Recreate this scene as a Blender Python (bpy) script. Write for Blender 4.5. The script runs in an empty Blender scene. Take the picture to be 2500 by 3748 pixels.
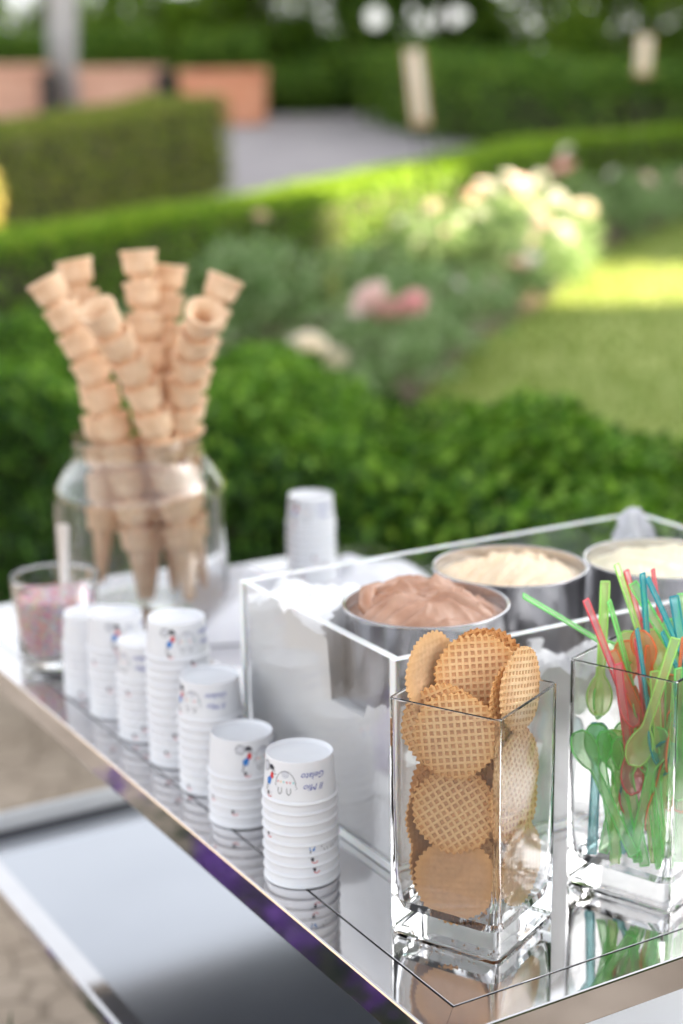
import bpy, bmesh, math, random
import numpy as np
from mathutils import Vector, Matrix, Quaternion, noise as mnoise

R = math.radians
random.seed(7)
rng = np.random.default_rng(11)
scene = bpy.context.scene
col = scene.collection

# ------------------------------------------------------------------ camera
CAM_H = 1.68
pitch, roll = R(13.9), R(-0.8)
fwd = Vector((0, math.cos(pitch), -math.sin(pitch)))
up0 = Vector((0, math.sin(pitch), math.cos(pitch)))
rt0 = Vector((1, 0, 0))
crt = rt0 * math.cos(roll) + up0 * math.sin(roll)
cup_ = up0 * math.cos(roll) - rt0 * math.sin(roll)
cd = bpy.data.cameras.new("camera")
cam = bpy.data.objects.new("camera", cd)
col.objects.link(cam)
cam.matrix_world = Matrix(((crt.x, cup_.x, -fwd.x, 0), (crt.y, cup_.y, -fwd.y, 0),
                           (crt.z, cup_.z, -fwd.z, CAM_H), (0, 0, 0, 1)))
cd.sensor_fit = 'VERTICAL'
cd.sensor_height = 36
cd.sensor_width = 24
cd.lens = 57.65
cd.clip_start = 0.05
cd.clip_end = 2000
cd.dof.use_dof = True
cd.dof.focus_distance = 1.56
cd.dof.aperture_fstop = 2.4
scene.camera = cam

# ------------------------------------------------------------------ sky, sun, exposure
SUN_AZ, SUN_EL = R(88), R(17)
w = bpy.data.worlds.new("World")
scene.world = w
w.use_nodes = True
nt = w.node_tree
bg = nt.nodes["Background"]
sky = nt.nodes.new("ShaderNodeTexSky")
sky.sky_type = 'NISHITA'
sky.sun_disc = False
sky.sun_elevation = SUN_EL
sky.sun_rotation = SUN_AZ
sky.dust_density = 2.5
sky.ozone_density = 1.5
hs = nt.nodes.new("ShaderNodeHueSaturation")
hs.inputs['Saturation'].default_value = 0.16
nt.links.new(sky.outputs[0], hs.inputs['Color'])
nt.links.new(hs.outputs[0], bg.inputs[0])
bg.inputs[1].default_value = 0.08
sdir = Vector((math.sin(SUN_AZ) * math.cos(SUN_EL), math.cos(SUN_AZ) * math.cos(SUN_EL), math.sin(SUN_EL)))
sl = bpy.data.lights.new("sun", 'SUN')
sl.energy = 5.0
sl.angle = R(0.5)
sl.color = (1.0, 0.82, 0.56)
so = bpy.data.objects.new("sun", sl)
so.rotation_euler = sdir.to_track_quat('Z', 'Y').to_euler()
so.location = sdir * 60
col.objects.link(so)
vs = scene.view_settings
vs.view_transform = 'Standard'
vs.look = 'None'
vs.gamma = 1
vs.exposure = 2.85
scene.cycles.max_bounces = 24
scene.cycles.transmission_bounces = 24
scene.cycles.glossy_bounces = 8
scene.cycles.diffuse_bounces = 10
scene.cycles.transparent_max_bounces = 24
scene.cycles.sample_clamp_indirect = 6
scene.cycles.use_denoising = True

# ------------------------------------------------------------------ materials
MATS = {}


def newmat(name):
    m = bpy.data.materials.new(name)
    m.use_nodes = True
    MATS[name] = m
    return m, m.node_tree, m.node_tree.nodes["Principled BSDF"]


def setin(b, **kw):
    for k, v in kw.items():
        k = k.replace('_', ' ')
        if k in b.inputs:
            b.inputs[k].default_value = v


def c4(c):
    return (c[0], c[1], c[2], 1)


def ramp(nt, stops):
    r = nt.nodes.new("ShaderNodeValToRGB")
    el = r.color_ramp.elements
    while len(el) < len(stops):
        el.new(0.5)
    for e, (p, c) in zip(el, stops):
        e.position = p
        e.color = c4(c)
    return r


def coords(nt, scale, kind='Object'):
    tc = nt.nodes.new("ShaderNodeTexCoord")
    n = nt.nodes.new("ShaderNodeTexNoise")
    n.inputs['Scale'].default_value = scale
    n.inputs['Detail'].default_value = 6
    nt.links.new(tc.outputs[kind], n.inputs['Vector'])
    return n


def plain(name, c1, c2=None, scale=30, rough=0.5, metal=0.0, bump=0.0, bscale=None, spec=0.5, sss=0.0, rvar=0.0):
    m, nt, b = newmat(name)
    c2 = c2 or c1
    n = coords(nt, scale)
    r = ramp(nt, [(0.32, c1), (0.68, c2)])
    nt.links.new(n.outputs['Fac'], r.inputs[0])
    nt.links.new(r.outputs[0], b.inputs['Base Color'])
    setin(b, Roughness=rough, Metallic=metal, Specular_IOR_Level=spec)
    if rvar:
        mr = nt.nodes.new("ShaderNodeMapRange")
        mr.inputs['To Min'].default_value = rough
        mr.inputs['To Max'].default_value = rough + rvar
        nt.links.new(n.outputs['Fac'], mr.inputs['Value'])
        nt.links.new(mr.outputs[0], b.inputs['Roughness'])
    if sss:
        setin(b, Subsurface_Weight=sss, Subsurface_Scale=0.004)
        b.inputs['Subsurface Radius'].default_value = (1, .6, .35)
    if bump:
        n2 = coords(nt, bscale or scale)
        bp = nt.nodes.new("ShaderNodeBump")
        bp.inputs['Strength'].default_value = bump
        bp.inputs['Distance'].default_value = 0.002
        nt.links.new(n2.outputs['Fac'], bp.inputs['Height'])
        nt.links.new(bp.outputs[0], b.inputs['Normal'])
    return m


def glass(name, c, rough=0.0, ior=1.5):
    m, nt, b = newmat(name)
    setin(b, Base_Color=c4(c), Roughness=rough, Transmission_Weight=1.0, IOR=ior)
    return m


def leafmat(name, stops, trans=0.35, rough=0.55):
    """leaf: colour varies leaf by leaf; part of the light goes through"""
    m, nt, b = newmat(name)
    g = nt.nodes.new("ShaderNodeNewGeometry")
    r = ramp(nt, stops)
    nt.links.new(g.outputs['Random Per Island'], r.inputs[0])
    nt.links.new(r.outputs[0], b.inputs['Base Color'])
    setin(b, Roughness=rough, Specular_IOR_Level=0.3)
    t = nt.nodes.new("ShaderNodeBsdfTranslucent")
    nt.links.new(r.outputs[0], t.inputs[0])
    mx = nt.nodes.new("ShaderNodeMixShader")
    mx.inputs[0].default_value = trans
    out = nt.nodes["Material Output"]
    nt.links.new(b.outputs[0], mx.inputs[1])
    nt.links.new(t.outputs[0], mx.inputs[2])
    nt.links.new(mx.outputs[0], out.inputs[0])
    return m


plain('steel', (.69, .68, .69), (.75, .74, .75), 9, 0.015, 1.0, 0.006, 5, rvar=0.11)
plain('steel_edge', (.60, .56, .53), (.66, .62, .58), 8, 0.10, 1.0)
plain('grey_board', (.20, .22, .26), (.25, .27, .31), 4, .5)
plain('shelf_steel', (.50, .52, .56), (.56, .58, .62), 2, 0.13, 1.0, rvar=0.06)
plain('tin_steel', (.55, .54, .55), (.66, .65, .66), 14, 0.16, 1.0, 0.04, 40, rvar=0.12)
plain('spoon_steel', (.84, .84, .86), (.88, .88, .9), 10, .34, 1.0)
plain('chrome', (.75, .75, .77), (.8, .8, .82), 10, 0.06, 1.0)
plain('dark_gap', (.02, .018, .016), (.03, .028, .025), 40, .6)
plain('paper', (.70, .71, .75), (.74, .75, .78), 40, .42, bump=.04, bscale=300, sss=.05)
plain('cloth', (.68, .68, .73), (.75, .75, .79), 14, .8, bump=.3, bscale=220, sss=.1)
plain('white_box', (.78, .79, .81), (.82, .83, .85), 6, .35, bump=.03, bscale=60)
plain('print_black', (.02, .02, .035), (.04, .04, .05), 200, .6)
plain('print_blue', (.02, .16, .50), (.03, .20, .56), 200, .5)
plain('print_red', (.60, .03, .03), (.66, .05, .05), 200, .5)
plain('print_navy', (.06, .08, .34), (.09, .11, .40), 200, .5)
plain('print_grey', (.30, .32, .42), (.36, .37, .48), 200, .5)
plain('print_teal', (.10, .50, .50), (.14, .55, .52), 200, .5)
plain('print_gold', (.75, .45, .10), (.78, .5, .15), 200, .5)
glass('glass', (.985, .992, .99), 0, 1.5)
glass('jar_glass', (.99, .995, .995), 0, 1.5)
glass('acrylic', (.985, .99, .99), 0, 1.49)
plain('acrylic_edge', (.80, .82, .82), (.86, .88, .88), 30, .25, sss=.5)
plain('cone_wafer', (.71, .47, .29), (.84, .62, .43), 45, .7, bump=.5, bscale=350, sss=.15)


def wafer_mat(name, light, dark, edge):
    m, nt, b = newmat(name)
    tc = nt.nodes.new("ShaderNodeTexCoord")
    sx = nt.nodes.new("ShaderNodeSeparateXYZ")
    nt.links.new(tc.outputs['Object'], sx.inputs[0])
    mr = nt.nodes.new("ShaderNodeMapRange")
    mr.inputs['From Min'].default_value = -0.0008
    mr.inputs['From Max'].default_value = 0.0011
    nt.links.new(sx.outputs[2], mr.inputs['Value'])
    n = coords(nt, 70)
    n.inputs['Detail'].default_value = 8
    n.inputs['Roughness'].default_value = .65
    ad = nt.nodes.new("ShaderNodeMath")
    ad.operation = 'MULTIPLY_ADD'
    nt.links.new(n.outputs['Fac'], ad.inputs[0])
    ad.inputs[1].default_value = 1.8
    ad.inputs[2].default_value = -0.85
    ad2 = nt.nodes.new("ShaderNodeMath")
    ad2.operation = 'ADD'
    nt.links.new(mr.outputs[0], ad2.inputs[0])
    nt.links.new(ad.outputs[0], ad2.inputs[1])
    n3 = coords(nt, 24)
    ad3 = nt.nodes.new("ShaderNodeMath")
    ad3.operation = 'MULTIPLY_ADD'
    ad3.inputs[1].default_value = 1.5
    nt.links.new(n3.outputs['Fac'], ad3.inputs[0])
    nt.links.new(ad2.outputs[0], ad3.inputs[2])
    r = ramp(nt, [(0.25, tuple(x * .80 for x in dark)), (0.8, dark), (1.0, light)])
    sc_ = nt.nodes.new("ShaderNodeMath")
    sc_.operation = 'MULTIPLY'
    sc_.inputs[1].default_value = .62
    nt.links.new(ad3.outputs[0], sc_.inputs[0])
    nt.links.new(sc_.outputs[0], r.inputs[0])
    # browned rim of the baked disc
    ln = nt.nodes.new("ShaderNodeVectorMath")
    ln.operation = 'LENGTH'
    nt.links.new(tc.outputs['Object'], ln.inputs[0])
    m2 = nt.nodes.new("ShaderNodeMapRange")
    m2.inputs['From Min'].default_value = 0.026
    m2.inputs['From Max'].default_value = 0.043
    m2.inputs['To Max'].default_value = 0.75
    nt.links.new(ln.outputs['Value'], m2.inputs['Value'])
    mx = nt.nodes.new("ShaderNodeMix")
    mx.data_type = 'RGBA'
    nt.links.new(m2.outputs[0], mx.inputs['Factor'])
    nt.links.new(r.outputs[0], mx.inputs['A'])
    mx.inputs['B'].default_value = c4(edge)
    nt.links.new(mx.outputs['Result'], b.inputs['Base Color'])
    setin(b, Roughness=.62, Subsurface_Weight=.04, Subsurface_Scale=.003, Specular_IOR_Level=.35)
    n2 = coords(nt, 900)
    bp = nt.nodes.new("ShaderNodeBump")
    bp.inputs['Strength'].default_value = .35
    bp.inputs['Distance'].default_value = .0006
    nt.links.new(n2.outputs['Fac'], bp.inputs['Height'])
    nt.links.new(bp.outputs[0], b.inputs['Normal'])
    return m


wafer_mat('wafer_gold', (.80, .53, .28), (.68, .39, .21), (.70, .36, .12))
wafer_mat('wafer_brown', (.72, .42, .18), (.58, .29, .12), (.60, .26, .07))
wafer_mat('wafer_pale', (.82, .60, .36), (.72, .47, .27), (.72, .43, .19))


def spoon_mat(name, c, edge=False):
    """thin clear coloured plastic: tinted see-through faces, denser coloured edges"""
    m, nt, b = newmat(name)
    tr = nt.nodes.new("ShaderNodeBsdfTransparent")
    tr.inputs[0].default_value = c4([x * .32 + .68 for x in c] if not edge else [x * .6 + .4 for x in c])
    tl = nt.nodes.new("ShaderNodeBsdfTranslucent")
    tl.inputs[0].default_value = c4(c)
    df = nt.nodes.new("ShaderNodeBsdfDiffuse")
    df.inputs[0].default_value = c4(c)
    gl = nt.nodes.new("ShaderNodeBsdfGlossy")
    gl.inputs['Roughness'].default_value = .07
    m0 = nt.nodes.new("ShaderNodeMixShader")
    m0.inputs[0].default_value = .5
    nt.links.new(tl.outputs[0], m0.inputs[1])
    nt.links.new(df.outputs[0], m0.inputs[2])
    m1 = nt.nodes.new("ShaderNodeMixShader")
    m1.inputs[0].default_value = .85 if edge else .38
    nt.links.new(tr.outputs[0], m1.inputs[1])
    nt.links.new(m0.outputs[0], m1.inputs[2])
    lw = nt.nodes.new("ShaderNodeLayerWeight")
    pw = nt.nodes.new("ShaderNodeMath")
    pw.operation = 'POWER'
    pw.inputs[1].default_value = 4
    nt.links.new(lw.outputs['Facing'], pw.inputs[0])
    fr = nt.nodes.new("ShaderNodeMath")
    fr.operation = 'MULTIPLY_ADD'
    fr.inputs[1].default_value = .35
    fr.inputs[2].default_value = .035
    nt.links.new(pw.outputs[0], fr.inputs[0])
    m2 = nt.nodes.new("ShaderNodeMixShader")
    nt.links.new(fr.outputs[0], m2.inputs[0])
    nt.links.new(m1.outputs[0], m2.inputs[1])
    nt.links.new(gl.outputs[0], m2.inputs[2])
    nt.links.new(m2.outputs[0], nt.nodes["Material Output"].inputs[0])
    return m


SPOON_COL = {'lime': ((.64, .99, .54), (.44, .99, .40)), 'yellow': ((.88, .99, .52), (.68, .99, .38)),
             'teal': ((.26, .82, .86), (.05, .52, .62)), 'orange': ((1.0, .58, .34), (1.0, .36, .16)),
             'pink': ((1.0, .50, .54), (1.0, .24, .30))}
for k, (a, b_) in SPOON_COL.items():
    spoon_mat('spoon_' + k, a)
    spoon_mat('spoon_edge_' + k, b_, True)

plain('gelato_choc', (.40, .20, .12), (.60, .38, .28), 22, .24, sss=.25, bump=.12, bscale=90)
plain('gelato_caramel', (.84, .62, .40), (.88, .74, .56), 16, .4, sss=.3, bump=.2, bscale=80)
plain('gelato_cream', (.88, .80, .58), (.90, .84, .68), 16, .4, sss=.3, bump=.2, bscale=80)
plain('ice', (.90, .90, .93), (.96, .96, .97), 18, .35, bump=.3, bscale=60)
m, nt, b = newmat('plastic_bag')
setin(b, Base_Color=(.9, .9, .94, 1), Roughness=.22, Transmission_Weight=.5, IOR=1.2)
SPR = [(.88, .22, .40), (.92, .58, .66), (.9, .9, .9), (.35, .6, .85), (.92, .62, .3), (.88, .78, .4), (.65, .35, .72), (.92, .82, .82), (.55, .78, .6)]
for i, c in enumerate(SPR):
    plain('sprinkle_%d' % i, c, None, 100, .35)

leafmat('leaf_box', [(0, (.012, .045, .008)), (.5, (.035, .11, .012)), (.85, (.08, .20, .018)), (1, (.16, .32, .04))], .3)  # dark tones paint the shade on the near hedge's face
leafmat('leaf_lit_top', [(0, (.05, .14, .012)), (.5, (.13, .30, .02)), (1, (.30, .50, .06))], .35)  # pale tones paint the light falling on the near hedge's top
leafmat('leaf_side', [(0, (.07, .18, .012)), (.5, (.15, .32, .02)), (1, (.32, .44, .05))], .4)  # clipped hedge's face, shade painted in by a deeper green
leafmat('leaf_trim', [(0, (.14, .26, .012)), (.5, (.26, .43, .02)), (1, (.42, .56, .06))], .45)  # brighter than leaf side colour to paint light on the clipped top
leafmat('leaf_brownish', [(0, (.13, .15, .025)), (.4, (.20, .27, .035)), (.75, (.28, .36, .04)), (1, (.36, .29, .11))], .4)
leafmat('leaf_dark', [(0, (.04, .09, .012)), (.5, (.09, .20, .02)), (.85, (.18, .32, .03)), (1, (.26, .38, .06))], .4)
leafmat('leaf_tree', [(0, (.08, .16, .015)), (.5, (.18, .34, .025)), (1, (.34, .48, .05))], .45)
leafmat('leaf_rose', [(0, (.12, .23, .06)), (.5, (.25, .40, .14)), (1, (.48, .58, .36))], .35)
leafmat('leaf_sun_painted', [(0, (.40, .34, .08)), (.5, (.54, .44, .14)), (1, (.28, .34, .06))], .4)  # yellow stands in for sunlight on the leaves
leafmat('leaf_lavender', [(0, (.05, .10, .05)), (1, (.12, .18, .10))], .3)
leafmat('flower_lavender', [(0, (.22, .09, .46)), (.5, (.34, .16, .62)), (1, (.46, .30, .72))], .3)
leafmat('grass_blade', [(0, (.20, .30, .06)), (.5, (.32, .41, .10)), (1, (.46, .50, .18))], .4)
for n_, c in (('pink', (.88, .52, .52)), ('blush', (.90, .70, .66)), ('cream', (.88, .80, .66)), ('white', (.90, .87, .82)), ('peach', (.90, .68, .54))):
    leafmat('petal_' + n_, [(0, tuple(x * .9 for x in c)), (1, tuple(min(.95, x * 1.08) for x in c))], .3)
plain('twig', (.03, .028, .015), (.05, .045, .022), 20, .9)
plain('bark', (.12, .10, .08), (.20, .17, .14), 8, .9, bump=.6, bscale=20)
plain('pale_bark', (.42, .40, .40), (.55, .53, .52), 3, .85, bump=.4, bscale=10)
plain('terracotta', (.60, .24, .12), (.70, .34, .21), 3, .8, bump=.3, bscale=25)
plain('terracotta_pale', (.62, .33, .22), (.72, .44, .32), 3, .8, bump=.3, bscale=25)
plain('lantern_paper', (.82, .74, .64), (.88, .82, .74), 10, .7)
plain('lantern_wood', (.42, .26, .14), (.52, .34, .2), 20, .6)
plain('dark_metal', (.03, .03, .03), (.05, .045, .04), 20, .5, metal=.6)
plain('soil', (.10, .07, .045), (.17, .12, .09), 8, .95, bump=.5, bscale=30)
plain('lawn_turf', (.27, .33, .09), (.38, .42, .13), 1.2, .9, bump=.5, bscale=40)
plain('path_gravel', (.30, .275, .29), (.37, .34, .35), 1.5, .9, bump=.4, bscale=60)


def paving():
    m, nt, b = newmat('paving')
    tc = nt.nodes.new("ShaderNodeTexCoord")
    v = nt.nodes.new("ShaderNodeTexVoronoi")
    v.feature = 'DISTANCE_TO_EDGE'
    v.inputs['Scale'].default_value = 9
    nt.links.new(tc.outputs['Object'], v.inputs['Vector'])
    n = coords(nt, 3)
    r1 = ramp(nt, [(.3, (.36, .28, .21)), (.7, (.54, .44, .35))])
    nt.links.new(n.outputs['Fac'], r1.inputs[0])
    r2 = ramp(nt, [(.0, (.6, .58, .55)), (.05, (1, 1, 1))])
    nt.links.new(v.outputs['Distance'], r2.inputs[0])
    mx = nt.nodes.new("ShaderNodeMix")
    mx.data_type = 'RGBA'
    mx.blend_type = 'MULTIPLY'
    mx.inputs['Factor'].default_value = 1
    nt.links.new(r1.outputs[0], mx.inputs['A'])
    nt.links.new(r2.outputs[0], mx.inputs['B'])
    nt.links.new(mx.outputs['Result'], b.inputs['Base Color'])
    setin(b, Roughness=.8)
    bp = nt.nodes.new("ShaderNodeBump")
    bp.inputs['Distance'].default_value = .01
    nt.links.new(r2.outputs[0], bp.inputs['Height'])
    nt.links.new(bp.outputs[0], b.inputs['Normal'])


paving()

# ------------------------------------------------------------------ helpers


def tag(o, label=None, cat=None, group=None, kind=None):
    if label:
        o['label'] = label
    if cat:
        o['category'] = cat
    if group:
        o['group'] = group
    if kind:
        o['kind'] = kind
    return o


def empty(name, loc=(0, 0, 0), rz=0):
    o = bpy.data.objects.new(name, None)
    o.empty_display_size = .05
    o.location = loc
    o.rotation_euler = (0, 0, rz)
    col.objects.link(o)
    return o


def link(name, me, parent=None, mats=None):
    o = bpy.data.objects.new(name, me)
    if mats is not None and not me.materials:
        for mm in (mats if isinstance(mats, (list, tuple)) else [mats]):
            me.materials.append(MATS[mm])
    col.objects.link(o)
    if parent is not None:
        o.parent = parent
    return o


def mesh(name, verts, faces, smooth=False, mi=None, sharp=None):
    me = bpy.data.meshes.new(name)
    me.from_pydata([tuple(v) for v in verts], [], faces)
    if mi is not None:
        me.polygons.foreach_set('material_index', mi)
    if smooth:
        me.polygons.foreach_set('use_smooth', [True] * len(me.polygons))
        if sharp:
            me.set_sharp_from_angle(angle=R(sharp))
    me.update()
    return me


def quads_mesh(name, V):
    """V: (n,4,3) separate quads"""
    n = len(V)
    me = bpy.data.meshes.new(name)
    me.vertices.add(n * 4)
    me.vertices.foreach_set('co', np.ascontiguousarray(V, dtype=np.float32).ravel())
    me.loops.add(n * 4)
    me.loops.foreach_set('vertex_index', np.arange(n * 4, dtype=np.int32))
    me.polygons.add(n)
    me.polygons.foreach_set('loop_start', np.arange(0, n * 4, 4, dtype=np.int32))
    me.update(calc_edges=True)
    return me


def leaves(pts, nrm, size, asp=.55, spread=.9, jit=.35):
    """one rhombus leaf for each point, facing roughly along nrm"""
    n = len(pts)
    nn = nrm + rng.normal(0, spread, (n, 3))
    nn /= np.linalg.norm(nn, axis=1)[:, None] + 1e-9
    a = rng.normal(0, 1, (n, 3))
    t = a - (a * nn).sum(1)[:, None] * nn
    t /= np.linalg.norm(t, axis=1)[:, None] + 1e-9
    b = np.cross(nn, t)
    s = (size * (1 + rng.uniform(-jit, jit, n)))[:, None]
    fold = nn * s * .12
    return np.stack([pts - t * s * .5, pts + b * s * asp * .5 + fold, pts + t * s * .5, pts - b * s * asp * .5 + fold], 1)


def lathe(prof, seg=48, close=False):
    """prof: list of (r,z); returns verts, faces. r==0 ends collapse"""
    V, F = [], []
    ring = []
    for r, z in prof:
        if r <= 1e-9:
            ring.append([len(V)])
            V.append((0, 0, z))
        else:
            ring.append(list(range(len(V), len(V) + seg)))
            V += [(r * math.cos(2 * math.pi * i / seg), r * math.sin(2 * math.pi * i / seg), z) for i in range(seg)]
    pairs = list(zip(ring[:-1], ring[1:]))
    if close:
        pairs.append((ring[-1], ring[0]))
    for A, B in pairs:
        if len(A) == 1 and len(B) == 1:
            continue
        for i in range(seg):
            j = (i + 1) % seg
            if len(A) == 1:
                F.append((A[0], B[j], B[i]))
            elif len(B) == 1:
                F.append((A[i], A[j], B[0]))
            else:
                F.append((A[i], A[j], B[j], B[i]))
    return V, F


def box_bm(bm, x0, x1, y0, y1, z0, z1, bev=0.0, seg=2):
    vs_ = [bm.verts.new((x, y, z)) for z in (z0, z1) for y in (y0, y1) for x in (x0, x1)]
    fs = []
    for f in ((0, 2, 3, 1), (4, 5, 7, 6), (0, 1, 5, 4), (2, 6, 7, 3), (0, 4, 6, 2), (1, 3, 7, 5)):
        fs.append(bm.faces.new([vs_[i] for i in f]))
    if bev:
        es = list({e for f in fs for e in f.edges})
        bmesh.ops.bevel(bm, geom=es, offset=bev, segments=seg, affect='EDGES', profile=.5)
    return vs_


def bm_mesh(name, bm, smooth=False, sharp=35):
    bmesh.ops.recalc_face_normals(bm, faces=bm.faces)
    me = bpy.data.meshes.new(name)
    bm.to_mesh(me)
    bm.free()
    if smooth:
        me.polygons.foreach_set('use_smooth', [True] * len(me.polygons))
        me.set_sharp_from_angle(angle=R(sharp))
    return me


def tube(path, rad, seg=8, cap=True):
    """path: list of points, rad: radius or list"""
    V, F = [], []
    P = [Vector(p) for p in path]
    n = len(P)
    prev = None
    for i, p in enumerate(P):
        d = (P[min(i + 1, n - 1)] - P[max(i - 1, 0)]).normalized()
        if prev is None:
            a = d.orthogonal().normalized()
        else:
            a = (prev - d * prev.dot(d)).normalized()
        prev = a
        b = d.cross(a)
        r = rad[i] if isinstance(rad, (list, tuple)) else rad
        for k in range(seg):
            t = 2 * math.pi * k / seg
            V.append(p + a * (r * math.cos(t)) + b * (r * math.sin(t)))
    for i in range(n - 1):
        for k in range(seg):
            k2 = (k + 1) % seg
            F.append((i * seg + k, i * seg + k2, (i + 1) * seg + k2, (i + 1) * seg + k))
    if cap:
        F.append(tuple(range(seg - 1, -1, -1)))
        F.append(tuple((n - 1) * seg + k for k in range(seg)))
    return V, F


def merge(parts):
    V, F, M = [], [], []
    for p in parts:
        v, f = p[0], p[1]
        mi = p[2] if len(p) > 2 else 0
        o = len(V)
        V += list(v)
        F += [tuple(i + o for i in q) for q in f]
        M += [mi] * len(f)
    return V, F, M


def nz(x, y, z=0.0):
    return mnoise.noise(Vector((x, y, z)))


# ------------------------------------------------------------------ terrain


def g(y):
    """ground height: flat by the cart, then the garden rises gently"""
    t = y - 4.5
    if t <= 0:
        return 0.0
    if t < 1:
        return .0275 * t * t
    h = .055 * (t - .5)
    if y > 33:
        h = .055 * 28 + .1 * (1 - math.exp(-(y - 33) * .05)) * 0
    return h


def interp(tab, y):
    return float(np.interp(y, [a for a, _ in tab], [b for _, b in tab]))


LAWN_EDGE = [(4.2, -.2), (5.5, .0), (7, .2), (8.45, .44), (9.8, .82), (11, 1.36), (13.4, 2.1), (15.7, 3.3), (16.4, 4.2)]
MID_LINE = [(6.2, -5.6), (7.6, -3.6), (9.0, -1.9), (11.2, -.2), (13.4, .9), (15.6, 2.0), (16.6, 3.5)]


def sheet(name, rows, dz, mat):
    """rows: list of (y, [x...]) with equal counts"""
    V, F = [], []
    k = len(rows[0][1])
    for y, xs in rows:
        for x in xs:
            V.append((x, y, g(y) + dz))
    for i in range(len(rows) - 1):
        for j in range(k - 1):
            a = i * k + j
            F.append((a, a + 1, a + k + 1, a + k))
    o = link(name, mesh(name, V, F, True), None, mat)
    tag(o, kind='structure')
    return o


ys = [-200, -60, -20, -8, -3] + list(np.arange(0, 5, 1.0)) + list(np.arange(5, 37, .5)) + [40, 60, 120, 300, 800]
sheet('ground', [(float(y), [-600, -100, -30, -12, -6, -3, 0, 3, 6, 12, 30, 100, 600]) for y in ys], 0, 'paving')
sheet('lawn', [(float(y), [interp(LAWN_EDGE, y) + t for t in (0, .5, 1, 2, 4, 8, 14, 24)]) for y in np.arange(4.2, 16.5, .4)], .012, 'lawn_turf')
sheet('flower_bed', [(float(y), list(np.linspace(interp(MID_LINE, y) + .3, interp(LAWN_EDGE, y) - .01, 5))) for y in np.arange(6.2, 16.5, .4)], .02, 'soil')
sheet('path', [(float(y), list(np.linspace(-16, interp(MID_LINE, y) - .3 if y < 16.6 else 16, 8))) for y in list(np.arange(7.8, 16.6, .4)) + [16.61] + list(np.arange(17, 33.2, .5))], .008, 'path_gravel')

# lawn blades
n = 26000
yy = 6 + 10.2 * rng.random(n) ** 1.3
xx = np.array([interp(LAWN_EDGE, y) for y in yy]) + .02 + rng.random(n) ** 1.5 * 4.5
zz = np.array([g(y) for y in yy]) + .012
hh = rng.uniform(.03, .06, n)
base = np.stack([xx, yy, zz], 1)
ang = rng.uniform(0, 2 * math.pi, n)
side = np.stack([np.cos(ang), np.sin(ang), np.zeros(n)], 1) * .008
tip = np.stack([rng.normal(0, .018, n), rng.normal(0, .018, n), hh], 1)
o = link('grass', quads_mesh('grass', np.stack([base - side, base + side, base + side * .3 + tip, base - side * .3 + tip], 1)), None, 'grass_blade')
tag(o, 'short green lawn grass beyond the near hedge on the right', 'grass', kind='stuff')

# ------------------------------------------------------------------ hedges


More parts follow.
